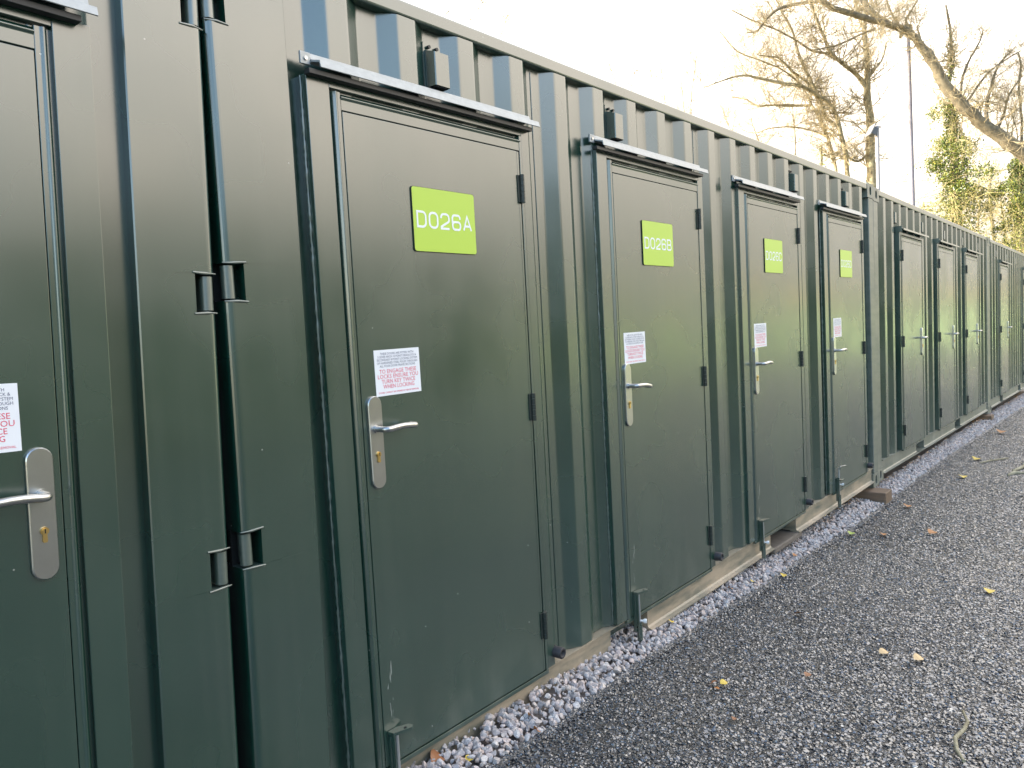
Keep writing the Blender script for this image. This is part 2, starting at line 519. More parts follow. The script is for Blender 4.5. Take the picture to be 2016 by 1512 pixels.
def plate_mesh(mir, proud):
    y0 = -proud-.0032; mb = MB()
    cx = FW-.158 if mir else .158
    hw, hh = .0262, .141
    poly = []
    for (c, s0) in ((hh-hw, 0), (-hh+hw, 180)):
        for i in range(11):
            a = R(s0+18*i); poly.append((cx+hw*math.cos(a), c+hw*math.sin(a)))
    poly2 = [(cx+(x-cx)*.93, z*.985) for x, z in poly]
    n = len(poly)
    v = [(x, y0, z) for x, z in poly]+[(x, y0-.0075, z) for x, z in poly]+[(x, y0-.010, z) for x, z in poly2]
    mb.add(v, [(i, (i+1) % n, n+(i+1) % n, n+i)[::-1] for i in range(n)]+[(n+i, n+(i+1) % n, 2*n+(i+1) % n, 2*n+i)[::-1] for i in range(n)], 0)
    mb.add(v, [tuple(range(2*n, 3*n))], 0)
    return mb.mesh("handle_plate", [STEEL])
def lever_mesh(mir, proud, droop=0.0):
    y0 = -proud-.013; mb = MB()
    cx = FW-.158 if mir else .158; s = -1 if mir else 1
    pts = [(cx, y0, 0), (cx, y0-.030, 0)]
    for i in range(1, 7):
        a = R(15*i); pts.append((cx+s*.016*(1-math.cos(a)), y0-.030-.016*math.sin(a), 0))
    for i in range(1, 6):
        t = i/5; pts.append((cx+s*(.016+.094*t), y0-.046-.003*math.sin(t*3.1), .004*math.sin(t*3.0)-droop*t))
    ex = cx+s*.110
    for i in range(1, 7):
        a = R(15*i); pts.append((ex+s*.014*math.sin(a), y0-.046+.014*(1-math.cos(a)), -droop))
    pts.append((ex+s*.014, y0-.016, -droop))
    mb.tube(pts, .0092, 14, 0)
    mb.tube([(cx, y0+.001, 0), (cx, y0-.007, 0)], .0125, 16, 0)
    return mb.mesh("lever_handle", [STEEL])
def cyl_mesh(mir, proud):
    y0 = -proud-.0134; mb = MB()
    cx = FW-.158 if mir else .158
    poly = [(cx+.0085*math.cos(R(a)), .0085*math.sin(R(a))) for a in range(-60, 241, 20)]
    poly = poly+[(cx-.0048, -.022), (cx-.003, -.0245), (cx+.003, -.0245), (cx+.0048, -.022)]
    mb.prism_y(poly, y0-.004, y0+.002, 0)
    mb.tube([(cx, y0-.0035, 0), (cx, y0-.0062, 0)], .0062, 14, 0)
    mb.box(cx-.0010, cx+.0010, y0-.0068, y0-.006, -.0045, .0045, 1)
    return mb.mesh("lock_cylinder", [BRASS, DARK])
def bolt_mesh(mir, proud, raised=False):
    """drop bolt on the bottom corner: guide tube, keeper, rod with knob and a flat grip"""
    y0 = -proud-.003; mb = MB()
    cx = FW-.15 if mir else .15
    mb.box(cx-.020, cx-.011, y0-.012, y0, .12, .29, 0)
    mb.tube([(cx, y0-.018, .075), (cx, y0-.018, .165)], .0125, 12, 0, False)
    mb.tube([(cx, y0-.018, .078), (cx, y0-.018, .163)], .0098, 12, 1, False)
    mb.box(cx-.016, cx-.0115, y0-.026, y0-.001, .150, .298, 0)
    mb.tube([(cx, y0-.018, .10), (cx, y0-.018, .30 if not raised else .37)], .0065, 10, 1)
    if raised:
        mb.tube([(cx, y0-.024, .36), (cx, y0-.026, .372), (cx+.012, y0-.028, .378), (cx+.065, y0-.05, .378)], .0062, 8, 0)
        mb.prism([(cx-.02, y0), (cx-.02, y0-.045), (cx+.05, y0-.045), (cx+.05, y0-.038), (cx+.0, y0)][::-1], .276, .282, 0)
    else:
        poly = [(cx-.022, y0-.002), (cx-.018, y0-.026), (cx+.040, y0-.044), (cx+.052, y0-.038), (cx+.050, y0-.020), (cx+.012, y0-.002)][::-1]
        mb.prism(poly, .297, .307, 0)
        mb.tube([(cx+.026, y0-.030, .3075), (cx+.026, y0-.030, .3082)], .005, 10, 3)
    zk = .170 if not raised else .245
    mb.tube([(cx, y0-.018, zk), (cx+.008, y0-.036, zk)], .0055, 8, 2)
    mb.tube([(cx+.007, y0-.034, zk), (cx+.010, y0-.040, zk), (cx+.014, y0-.048, zk)], [.008, .011, .010], 12, 2)
    return mb.mesh("drop_bolt", [PAINT, ZINC, WHITE_PL, DARK])

def number_plate_mesh(code):
    mb = MB(); w_, h = .292, .206
    poly = rr_pts(0, w_, 0, h, .009)
    n = len(poly)
    mb.prism_y(poly[::-1], 0, .0035, 1)
    mb.prism_y([(x*.992+.0012, z*.988+.0012) for x, z in poly][::-1], -.0006, -.0001, 0)
    gw, gh, gap = .037, .0475, .0165
    x = .0185; zb = .0795
    for ch in code:
        for gi, (pts, closed) in enumerate(glyph(ch, gw, gh)):
            ribbon(mb, [(x+p[0], zb+p[1]) for p in pts], .0074, -.0011-.0003*gi, 2, closed)
        x += gw+gap
    return mb.mesh("number_plate", [LIME, PLATE_EDGE, WHITE])

def sticker_mesh():
    mb = MB(); w_, h = .186, .141
    mb.box(0, w_, -.0005, 0, 0, h, 0)
    y = -.0009
    lines = [("THESE DOORS ARE FITTED WITH", .137, .1255, .0068), ("5 LEVER ARCH 10 POINT DEADLOCK &", .158, .1160, .0068),
             ("SECONDARY 8 POINT LOCKING SYSTEM", .166, .1065, .0068), ("OF HARDENED STEEL POLES THROUGH", .166, .0970, .0068),
             ("ALL FOUR DOOR FRAME SECTIONS", .146, .0875, .0068)]
    for s, wd, z, hh in lines: text_line(mb, s, w_/2, z, wd, hh, y, 1)
    for s, wd, z, hh in [("TO ENGAGE THESE", .152, .0685, .0125), ("LOCKS ENSURE YOU", .166, .0530, .0125),
                         ("TURN KEY TWICE", .138, .0375, .0125), ("WHEN LOCKING", .128, .0220, .0125)]:
        text_line(mb, s, w_/2, z, wd, hh, y, 2)
    text_line(mb, "DOORS CANNOT BE OPENED BY HINGE REMOVAL", w_/2, .0075, .166, .0050, y, 2)
    return mb.mesh("notice_sticker", [PAPER, NAVY, RED])

def canopy_mesh(wd, green):
    mb = MB()
    if green:
        poly = [(-.0005, 2.322), (-.004, 2.322), (-.006, 2.306), (-.058, 2.296), (-.061, 2.278), (-.055, 2.278), (-.053, 2.289), (-.0005, 2.298)]
        mb.prism_x(poly[::-1], -.02, wd)
        mb.box(-.028, -.0205, -.045, .03, 2.262, 2.318)
        return mb.mesh("rain_canopy", [PAINT])
    # galvanised flashing: upright leaf against the wall, sloping top and turned-down nose
    poly = [(-.0005, 2.328), (-.0035, 2.330), (-.007, 2.312), (-.048, 2.300), (-.053, 2.280), (-.049, 2.279), (-.045, 2.295), (-.007, 2.306), (-.0005, 2.300)]
    mb.prism_x([(y-.002, z) for y, z in poly][::-1], .030, wd)
    mb.box(-.004, .0295, -.0085, -.001, 2.296, 2.330)                    # flat left lug
    mb.tube([(.013, -.0085, 2.312), (.013, -.0125, 2.312)], .0055, 10, 1)
    mb.box(.0, wd-.03, -.040, -.0155, 2.262, 2.276, 2)     # black strip standing in for the dark gap under it
    return mb.mesh("rain_canopy", [GALV, STEEL, BLACKPL])

def vent_mesh():
    """louvred vent cowl on a back plate; local origin at centre of the inner flat, y=0 at the flat"""
    mb = MB()
    pl = [(x, z) for x, z in rr_pts(-.040, .040, -.085, .082, .012)]
    mb.prism_y(pl[::-1], -.006, -.001, 0)
    mb.prism([(-.034, -.006), (-.034, -.050), (-.031, -.053), (.031, -.053), (.034, -.050), (.034, -.006)][::-1], -.072, .036, 0)
    # sloping hood
    v = [(-.034,-.006,.036), (-.034,-.050,.036), (-.031,-.053,.036), (.031,-.053,.036), (.034,-.050,.036), (.034,-.006,.036), (-.034,-.006,.052), (.034,-.006,.052)]
    mb.add(v, [(0,1,6), (1,2,3,4,7,6), (4,5,7)], 0)
    for k in range(8):
        mb.box(-.028+k*.0075, -.0245+k*.0075, -.050, -.012, -.0765, -.0722, 1)
    for sx in (-.018, .018):
        mb.tube([(sx, -.006, .063), (sx, -.016, .063)], .0062, 8, 1)
    return mb.mesh("vent", [PAINT, BLACKPL])

def stop_mesh():
    mb = MB(); n = 18
    ro, ri = .0225, .012
    rings = [(ro, 0), (ro, -.052), (ro-.003, -.055), (ri, -.055), (ri, -.035), (0.004, -.035)]
    v = []
    for r_, y in rings:
        for k in range(n): a = 2*math.pi*k/n; v.append((r_*math.cos(a), y, r_*math.sin(a)))
    f = []
    for i in range(len(rings)-1):
        for k in range(n): f.append((i*n+k, i*n+(k+1) % n, (i+1)*n+(k+1) % n, (i+1)*n+k))
    mb.add(v, f, 0, True)
    mb.add(v, [tuple(range((len(rings)-1)*n, len(rings)*n))], 0)
    mb.box(-.007, .007, -.0355, -.034, -.002, .002, 0)
    return mb.mesh("door_stop", [RUBBER])

def casting_mesh(top, right):
    """corner fitting 178 x 118 with a slotted hole; local origin its outer bottom corner, +x inwards"""
    mb = MB()
    z0, z1 = (2.473, 2.5925) if top else (0, .118)
    W = .178
    # hole, an upright oblong
    cx, cz = .089, (z0+z1)/2
    n = 24
    hole = []
    for (c, s0) in ((cz+.012, 0), (cz-.012, 180)):
        for i in range(n//2):
            a = R(s0+180*i/(n//2-1)); hole.append((cx+.026*math.cos(a), c+.026*math.sin(a)))
    outer = []
    for (x, z) in hole:
        dx, dz = x-cx, z-cz
        t = min(abs((W/2)/dx) if abs(dx) > 1e-6 else 1e9, abs(((z1-z0)/2)/dz) if abs(dz) > 1e-6 else 1e9)
        outer.append((cx+dx*t, cz+dz*t))
    y0 = -.003
    v = [(x, y0, z) for x, z in hole]+[(x, y0, z) for x, z in outer]
    mb.add(v, [(i, (i+1) % n, n+(i+1) % n, n+i) for i in range(n)], 0)
    # corners of the front face
    mb.add([(0,y0,z0), (W,y0,z0), (W,y0,z1), (0,y0,z1)]+[(x, y0, z) for x, z in outer],
           [], 0)
    for (X_, Z_) in ((0,z0), (W,z0), (W,z1), (0,z1)):
        near = sorted(outer, key=lambda q: (q[0]-X_)**2+(q[1]-Z_)**2)[:2]
        mb.add([(X_, y0, Z_), (near[0][0], y0, near[0][1]), (near[1][0], y0, near[1][1])], [(0,1,2)], 0)
    mb.add([(x, y0, z) for x, z in hole]+[(x, y0+.03, z) for x, z in hole], [(i, n+i, n+(i+1) % n, (i+1) % n) for i in range(n)], 0)
    mb.box(cx-.04, cx+.04, y0+.03, y0+.05, z0+.008, z1-.008, 1)
    # sides, top, bottom, back
    mb.add([(0,y0,z0),(W,y0,z0),(W,.16,z0),(0,.16,z0),(0,y0,z1),(W,y0,z1),(W,.16,z1),(0,.16,z1)],
           [(0,3,2,1),(4,5,6,7),(1,2,6,5),(2,3,7,6),(3,0,4,7)], 0)
    if right:
        mb.v = [(-x, y, z) for x, y, z in mb.v]; mb.f = [f[::-1] for f in mb.f]
    return mb.mesh("corner_casting", [PAINT_RAIL2, DARK])

LEN = 6.058
CUTS = [(.21, .305), (.925, 1.022), (1.634, 1.732), (2.348, 2.446)]
def skew(z):        # slight lean of the plate post, strongest low down
    return -.030*max(0.0, (2.3-z)/2.1)**2

def hinge_post(width, right, lean):
    """plate corner post of a door end, notched for the cargo door hinges; local x inwards from the end"""
    mb = MB()
    r = .022
    prof = [(.012, .11), (.002, .055)]+arc(.002+r, r+.001, r, 180, 270, 6)+[(width-.003, .001), (width, .004), (width, .040)]
    prof_cut = [(.058, .11), (.058, .030), (.058, .002), (width-.003, .001), (width, .004), (width, .040)]
    zz = .10
    for a, b in CUTS+[(2.50, 2.50)]:
        mb.sheet(prof, zz, a, 0, max(1, int((a-zz)/.1)))
        if b > a:
            mb.sheet(prof_cut, a, b, 0)
            for z, sgn in ((a, 1), (b, -1)):       # closing lips of the notch
                poly = prof[:9]+[(.058, .002), (.058, .11)]
                mb.add([(x, y, z) for x, y in poly], [tuple(range(len(poly)))[::sgn]], 1)
                mb.tube([(.0, .008, z-sgn*.001), (.03, .001, z-sgn*.001), (.064, .001, z-sgn*.003)], [.002, .0042, .003], 6, 1)
            mb.box(.002, .055, .062, .075, a, b, 2)
        zz = b
    for v in range(len(mb.v)):
        x, y, z = mb.v[v]
        if lean: x += skew(z)
        mb.v[v] = (-x if right else x, y, z)
    if right: mb.f = [f[::-1] for f in mb.f]
    return mb.mesh("corner_post", [PAINT, WELD, DARK])
def barrel_mesh(a, b, right, lean):
    mb = MB()
    m = (a+b)/2
    x = .020+(skew(m) if lean else 0)
    if right: x = -x
    mb.tube([(x, .022, a+.006), (x, .022, b-.006)], .0165, 16, 0)
    s = -1 if right else 1
    x0, x1 = sorted((x, x+s*.012)); mb.box(x0, x1, .034, .060, a+.008, b-.008, 0)
    return mb.mesh("hinge_barrel", [WELD])

def container(loc, pitch, yaw, label, doors, vents, hinge_ends=(False, False), pockets=(), dust_and_reflection=False, code=None, posts=(.142, .142), lean=False, stops=(), gap_wall=True, phase=.4568):
    root = bpy.data.objects.new("storage_container", None); COL.objects.link(root)
    root.location = loc; root.rotation_euler = (0, R(pitch), -R(yaw))
    tag(root, label, "container", "green shipping containers standing in a row")
    RAIL = PAINT_RAIL if dust_and_reflection else PAINT_RAIL2
    # corrugated side wall
    mb = MB()
    pl, pr_ = posts
    prof = corr_profile(pl-.01, LEN-pr_+.01, phase)
    mb.sheet(prof, .178, 2.535, 0, 1)
    # vertical butt welds of the panels on inner flats
    for k in (3, 8, 13, 18):
        xx = phase+.063+.037+PIT*k-.01
        mb.tube([(xx, DEP-.0005, .18), (xx, DEP-.0005, 2.52)], .0025, 5, 0)
    if lean:
        for i, (x, y, z) in enumerate(mb.v):
            if x < .30: mb.v[i] = (x+skew(z)*max(0, 1-max(0, x-.24)/.06), y, z)
    link("side_wall", mb.mesh("side_wall", [PAINT]), root)
    # top rail: box section, slightly proud
    mb = MB(); mb.box(.178, LEN-.178, .0, .06, 2.536, 2.588); 
    link("top_rail", mb.mesh("top_rail", [PAINT]), root, bevel=.008, seg=3)
    # bottom rail: channel with a protruding lower lip, cut by the fork pockets
    mb = MB()
    segs = []; x = .178
    for a, b in sorted(pockets): segs.append((x, a)); x = b
    segs.append((x, LEN-.178))
    for a, b in segs:
        mb.prism_x([(.050, .176), (-.003, .176), (-.003, .170), (.012, .167), (.012, .072), (.006, .063), (-.014, .058), (-.014, .052), (.050, .052)][::-1], a, b)
    for a, b in pockets:
        mb.prism_x([(.050, .176), (-.003, .176), (-.003, .170), (.050, .170)][::-1], a+.0005, b-.0005)
        if not dust_and_reflection: mb.box(a+.0005, b-.0005, -.012, .20, .052, .0565)
        mb.box(a-.006, a-.0005, .014, .30, .060, .168); mb.box(b+.0005, b+.006, .014, .30, .060, .168)
    link("bottom_rail", mb.mesh("bottom_rail", [RAIL]), root)
    # far side, ends, roof and floor
    mb = MB()
    back = [(x, 2.438-y) for x, y in corr_profile(.15, LEN-.15)]
    mb.sheet(back, .02, 2.56, 0)
    mb.box(.05, LEN-.05, .062, 2.40, 2.545, 2.575)
    mb.box(.05, LEN-.05, .062, 2.40, .10, .16)
    link("body", mb.mesh("body", [PAINT]), root)
    for a, b, c, e in ((.045, .075, .004, .14), (LEN-.075, LEN-.045, LEN-.14, LEN-.004)):
        mb = MB(); mb.box(a, b, .06, 2.40, .03, 2.56); link("end_wall", mb.mesh("end_wall", [PAINT]), root)
        mb = MB(); mb.box(c, e, 2.30, 2.445, .0, 2.59); link("rear_post", mb.mesh("rear_post", [PAINT]), root)
    if hinge_ends[0]:       # added black filler standing in for the darkness of the slot between the two containers
        mb = MB(); v = [(-.088,.125,.02), (.046,.125,.02), (.046,.15,.02), (-.088,.15,.02), (-.048,.125,2.56), (.046,.125,2.56), (.046,.15,2.56), (-.048,.15,2.56)]
        mb.add(v, [(0,3,2,1),(4,5,6,7),(0,1,5,4),(1,2,6,5),(2,3,7,6),(3,0,4,7)], 0)
        link("gap_filler", mb.mesh("gap_filler", [RUBBER]), root)
    # corner posts
    for side in (0, 1):
        right = side == 1; wd = posts[side]
        if hinge_ends[side]:
            o = link("corner_post", hinge_post(wd, right, lean and not right), root)
            if right: o.location.x = LEN
            for a, b in CUTS:
                h = link("hinge_barrel", barrel_mesh(a, b, right, lean and not right), o)
        else:
            mb = MB()
            x0, x1 = (LEN-wd, LEN-.002) if right else (.002, wd)
            mb.box(x0, x1, 0, .12, .118, 2.473)
            link("corner_post", mb.mesh("corner_post", [PAINT_RAIL2]), root, bevel=.006, seg=3)
        for top in (True, False):
            o = link("corner_casting", cached(('cast', top, right), lambda: casting_mesh(top, right)), root)
            if right: o.location.x = LEN
    # doors
    for d in doors:
        mir, proud, xf, code_ = d['mir'], d['proud'], d['x'], d.get('code')
        fr = link("door_frame", cached(('frame', mir, proud), lambda: frame_mesh(mir, proud)), root, bevel=.0016, seg=2)
        fr.location = (xf, 0, -.0137); fr.scale = (1.009, 1, 1.009)
        lf = link("door", cached(('leaf', mir, proud), lambda: leaf_mesh(mir, proud)), root, bevel=.0014, seg=2)
        lf.location = (xf, 0, -.0137); lf.scale = (1.009, 1, 1.009)
        for z in (2.040, 1.225, .375):
            h = link("hinge", cached(('hinge', mir, proud), lambda: hinge_mesh(mir, proud)), lf, bevel=.001); h.location.z = z
        h = link("handle_plate", cached(('plate', mir, proud), lambda: plate_mesh(mir, proud)), lf, bevel=0); h.location.z = 1.202
        dr = d.get('droop', 0.0)
        h = link("lever_handle", cached(('lever', mir, proud, dr), lambda: lever_mesh(mir, proud, dr)), lf); h.location.z = 1.243
        h = link("lock_cylinder", cached(('cyl', mir, proud), lambda: cyl_mesh(mir, proud)), lf); h.location.z = 1.166
        if d.get('bolt', False):
            ra = d.get('raised', False)
            link("drop_bolt", cached(('bolt', mir, proud, ra), lambda: bolt_mesh(mir, proud, ra)), lf, bevel=.0012)
        if code_:
            h = link("number_plate", number_plate_mesh(code_), lf, "lime green number plate reading "+code_)
            h.location = ((d['sign']-xf)/1.009, -proud-.0075, 1.786)
        if 'stick' in d:
            h = link("notice_sticker", cached('sticker', sticker_mesh), lf)
            h.location = ((d['stick']-xf)/1.009, -proud-.0032, 1.3385); h.rotation_euler.y = R(-.4)
        cn = link("rain_canopy", cached(('can', d['canw'], d.get('green', False)), lambda: canopy_mesh(d['canw'], d.get('green', False))), root, bevel=.001)
        cn.location.x = d['can']
    for k in vents:
        h = link("vent", cached('vent', vent_mesh), root, bevel=.0015)
        h.location = (phase+.063+.0375+PIT*k, DEP, 2.415)
        if phase < .45: h.scale = (.9, .62, .9)
    for x in stops:
        h = link("door_stop", cached('stop', stop_mesh), root); h.location = (x, .003, .232)
    return root

sh_ = lambda x: x+.016*(x+1.063)/1.81
D1 = [sh_(x) for x in (.272, 1.728, 3.181, 4.640)]
c1_doors = []
for i, (x, can, sg, st) in enumerate(zip(D1, (.270, 1.712, 3.155, 4.620), (.638, 2.071, 3.523, 4.990), (.446, 1.877, 3.335, 4.806))):
    c1_doors.append(dict(x=x, mir=False, proud=.014, code="D026"+"ABCD"[i], sign=sh_(sg), stick=sh_(st), can=can+.008, canw=1.03, bolt=True, raised=(i == 3), droop=(.010 if i == 1 else 0.0)))
c1 = container((0, 0, 0), 0, 0, "green container with four lime number plates D026A to D026D on its doors",
    c1_doors, (1, 5, 13, 17), hinge_ends=(True, False), pockets=((1.73, 2.055), (3.60, 4.05)), dust_and_reflection=True,
    posts=(.238, .142), lean=True, stops=(1.290, 2.760, 4.205, 5.690))
c0 = container((-.075-LEN*math.cos(R(1.7)), 0, -.03+LEN*math.sin(R(1.7))), 1.7, 0,
    "nearest green container at the left edge, its door cut off by the photo frame",
    [dict(x=LEN-.281-FW*1.009, mir=True, proud=.014, stick=LEN-.657, can=LEN-.285-FW, canw=1.0, bolt=True)], (),
    hinge_ends=(False, True), pockets=(), posts=(.142, .202))
c2 = container((6.12, .025, 0), .79, .03, "green container with three unnumbered doors beyond the doors with number plates",
    [dict(x=x, mir=True, proud=.020, can=x+.02, canw=1.05, green=True) for x in (.80, 2.45, 4.09)],
    (1, 5, 9, 13, 17), pockets=((1.50, 1.85), (3.52, 3.86)), stops=(), phase=.401)
c3 = container((6.12+6.085, .028, -.084), .85, .03, "farthest green container, at the right edge of the photo",
    [dict(x=x, mir=True, proud=.020, can=x+.02, canw=1.05, green=True) for x in (.95, 3.75)],
    (1, 5, 9, 13, 17), pockets=((1.12, 1.42), (3.3, 3.62)), phase=.401)

# ------------------------------------------------------------------ timber bearers
def sleeper(x0, x1, y0, y1, z0, z1, mat, label):
    mb = MB(); mb.box(x0, x1, y0, y1, z0, z1)
    return tag(link("timber_sleeper", mb.mesh("timber_sleeper", [mat]), bevel=.008), label, "timber", "timber bearers under the containers")
o = sleeper(5.735, 5.935, -.135, .75, -.125, -.004, WOOD, "brown timber sleeper sticking out under the container corner beside the fourth numbered door")
o = sleeper(1.70, 2.10, -.020, .7, .0, .0505, WOODG, "grey plank lying under the fork pocket below door D026B")
o = sleeper(3.62, 4.12, -.008, .7, .012, .0505, WOODG, "grey plank lying under the fork pocket below door D026C")
o = sleeper(11.86, 12.06, -.05, .7, -.28, -.092, WOOD, "brown timber block under the joint of the two farthest containers")
o = sleeper(12.30, 17.6, -.006, .25, -.40, -.135, WOOD, "long brown timber beam running below the farthest container")
o.rotation_euler.y = R(.55)

# ------------------------------------------------------------------ ground: sheet, tarmac, gravel
def ground_mat():
    m, nt, p = newmat("rough_grass_and_earth")
    geo = N(nt, "ShaderNodeNewGeometry"); pos = geo.outputs['Position']
    a = noise(nt, pos, .35, 5, .6); b = noise(nt, pos, 6, 5, .6)
    c = ramp(nt, a.outputs[0], [(.3, (.22,.20,.08)), (.5, (.34,.28,.13)), (.7, (.44,.35,.19))]).outputs[0]
    c = mixc(nt, math_(nt, 'MULTIPLY', b.outputs[0], .6), c, (.07,.08,.03))
    nt.links.new(c, p.inputs['Base Color']); p.inputs['Roughness'].default_value = .9
    nt.links.new(bump(nt, b.outputs[0], .6, .05), p.inputs['Normal'])
    return m
GRASS = ground_mat()
xs = np.concatenate([[-60,-40,-20,-10,-6,-3,-1,0,.6,1.3,2.2,3.4,4.4,6,8.5,12.6,18,24,30,45,60,90,140,400]])
ys = np.array([-400,-140,-90,-60,-40,-25,-14,-9,-4,0,3,8,15,25,40,60,90,140,400])
V = []
for y in ys:
    for x in xs:
        z = zg(x)-.09
        V.append((x, y, z))
nx = len(xs)
Fc = [(j*nx+i, j*nx+i+1, (j+1)*nx+i+1, (j+1)*nx+i) for j in range(len(ys)-1) for i in range(nx-1)]
tag(link("ground", fast_mesh("ground", V, Fc, GRASS)), kind="structure")

def tarmac_mat():
    m, nt, p = newmat("open_texture_tarmac")
    geo = N(nt, "ShaderNodeNewGeometry"); pos = geo.outputs['Position']
    wob = noise(nt, pos, 60, 2)
    v1 = N(nt, "ShaderNodeTexVoronoi"); v1.inputs['Scale'].default_value = 78; nt.links.new(pos, v1.inputs['Vector'])
    v2 = N(nt, "ShaderNodeTexVoronoi", feature='DISTANCE_TO_EDGE'); v2.inputs['Scale'].default_value = 78; nt.links.new(pos, v2.inputs['Vector'])
    sub = N(nt, "ShaderNodeVectorMath", operation='SUBTRACT'); nt.links.new(v1.outputs['Color'], sub.inputs[0]); sub.inputs[1].default_value = (.5,.5,.5)
    mul = N(nt, "ShaderNodeVectorMath", operation='MULTIPLY'); nt.links.new(sub.outputs[0], mul.inputs[0]); mul.inputs[1].default_value = (.85,.85,.3)
    add = N(nt, "ShaderNodeVectorMath", operation='ADD'); nt.links.new(mul.outputs[0], add.inputs[0]); nt.links.new(geo.outputs['Normal'], add.inputs[1])
    nor = N(nt, "ShaderNodeVectorMath", operation='NORMALIZE'); nt.links.new(add.outputs[0], nor.inputs[0])
    edge = ramp(nt, v2.outputs['Distance'], [(0, (0,0,0)), (.16, (1,1,1))]).outputs[0]
    fine = noise(nt, pos, 420, 3)
    n1 = bump(nt, edge, .9, .004, nor.outputs[0])
    n2 = bump(nt, fine.outputs[0], .35, .0012, n1)
    nt.links.new(n2, p.inputs['Normal'])
    sepc = N(nt, "ShaderNodeSeparateColor"); nt.links.new(v1.outputs['Color'], sepc.inputs[0])
    big = noise(nt, pos, 1.1, 4, .6)
    c = mixc(nt, sepc.outputs[0], (.012,.012,.014), (.042,.042,.046))
    c = mixc(nt, math_(nt, 'MULTIPLY', ramp(nt, big.outputs[0], [(.4,(0,0,0)),(.7,(1,1,1))]).outputs[0], .25), c, (.09,.088,.086))
    pale = math_(nt, 'GREATER_THAN', sepc.outputs[1], .965)
    c = mixc(nt, math_(nt, 'MULTIPLY', pale, .75), c, (.34,.33,.28))
    c = mixc(nt, math_(nt, 'SUBTRACT', 1.0, edge), c, (.005,.005,.007))
    nt.links.new(c, p.inputs['Base Color'])
    p.inputs['Roughness'].default_value = .30; p.inputs['IOR'].default_value = 1.9
    return m
TARMAC = tarmac_mat()
rng = np.random.default_rng(5)
# road sheet with a ragged edge along the gravel
xr = np.concatenate([np.arange(-8, 16, .02), np.arange(16, 90, .5)])
jag = np.interp(xr, np.arange(-8, 92, .035), np.random.default_rng(3).normal(0, .011, 2858)[:len(np.arange(-8, 92, .035))])
rows = [0, .004, .03, .12, .4, 1, 2, 3.5, 5.2, 8, 12.5]
V = []
for j, r_ in enumerate(rows):
    y = edge_y(xr)+jag*(1 if j < 3 else .0)-r_
    z = zgv(xr)-.020+(-.022 if j == 0 else (.0 if j > 2 else -.003))
    und = .0008*np.sin(xr*2.1+j)*np.sin(xr*.73+2*j) if j > 3 else 0
    V.append(np.stack([xr, y, z+und], 1))
V = np.concatenate(V); n = len(xr)
I = np.arange(n-1)
Fc = np.concatenate([np.stack([(j+1)*n+I, (j+1)*n+I+1, j*n+I+1, j*n+I], 1) for j in range(len(rows)-1)])
tag(link("road", fast_mesh("road", V, Fc, TARMAC, True)), kind="structure")

# stones: a few crushed shapes repeated as real geometry
def ico(sub):
    t = (1+5**.5)/2
    v = [(-1,t,0),(1,t,0),(-1,-t,0),(1,-t,0),(0,-1,t),(0,1,t),(0,-1,-t),(0,1,-t),(t,0,-1),(t,0,1),(-t,0,-1),(-t,0,1)]
    f = [(0,11,5),(0,5,1),(0,1,7),(0,7,10),(0,10,11),(1,5,9),(5,11,4),(11,10,2),(10,7,6),(7,1,8),(3,9,4),(3,4,2),(3,2,6),(3,6,8),(3,8,9),(4,9,5),(2,4,11),(6,2,10),(8,6,7),(9,8,1)]
    v = [np.array(p)/np.linalg.norm(p) for p in v]
    for _ in range(sub):
        nf = []; mid = {}
        def g(a, b):
            k = (min(a,b), max(a,b))
            if k not in mid:
                q = v[a]+v[b]; v.append(q/np.linalg.norm(q)); mid[k] = len(v)-1
            return mid[k]
        for a, b, c in f:
            x, y, z = g(a,b), g(b,c), g(c,a)
            nf += [(a,x,z),(b,y,x),(c,z,y),(x,y,z)]
        f = nf
    return np.array(v), np.array(f)
def rock_shapes(sub, n, seed, cuts=9, lo=.42, hi=.72, top=False):
    r_ = np.random.default_rng(seed); v, f = ico(sub); out = []
    for _ in range(n):
        p = v.copy()*np.array([1, r_.uniform(.7,1), r_.uniform(.55,.85)])
        for _ in range(cuts):       # shave flat facets
            d = r_.normal(size=3); d /= np.linalg.norm(d)
            lim = r_.uniform(lo,hi); s = p@d; over = np.maximum(0, s-lim)
            p = p-over[:,None]*d*.97
        if top: p[:,2] = np.minimum(p[:,2], .30)
        out.append(p)
    return out, f
def scatter_rocks(name, shapes, f, P, size, mat, seed, smooth=False, tilt=None):
    r_ = np.random.default_rng(seed); n = len(P)
    q = r_.normal(size=(n,4))
    if tilt is not None:
        az = r_.uniform(0, math.pi, n); tl = r_.normal(0, tilt, (2, n))
        q = np.stack([np.cos(az), tl[0], tl[1], np.sin(az)], 1)
    q = q.copy(); q /= np.linalg.norm(q, axis=1)[:,None]
    a,b,c,d = q.T
    Rm = np.stack([np.stack([1-2*(c*c+d*d),2*(b*c-a*d),2*(b*d+a*c)],1), np.stack([2*(b*c+a*d),1-2*(b*b+d*d),2*(c*d-a*b)],1), np.stack([2*(b*d-a*c),2*(c*d+a*b),1-2*(b*b+c*c)],1)],1)
    sh = np.array(shapes)[r_.integers(0, len(shapes), n)]
    V = np.einsum('nij,nkj->nki', Rm, sh)*size[:,None,None]+P[:,None,:]
    k = sh.shape[1]
    Fc = (f[None]+(np.arange(n)*k)[:,None,None]).reshape(-1,3)
    return fast_mesh(name, V.reshape(-1,3), Fc, mat, smooth)

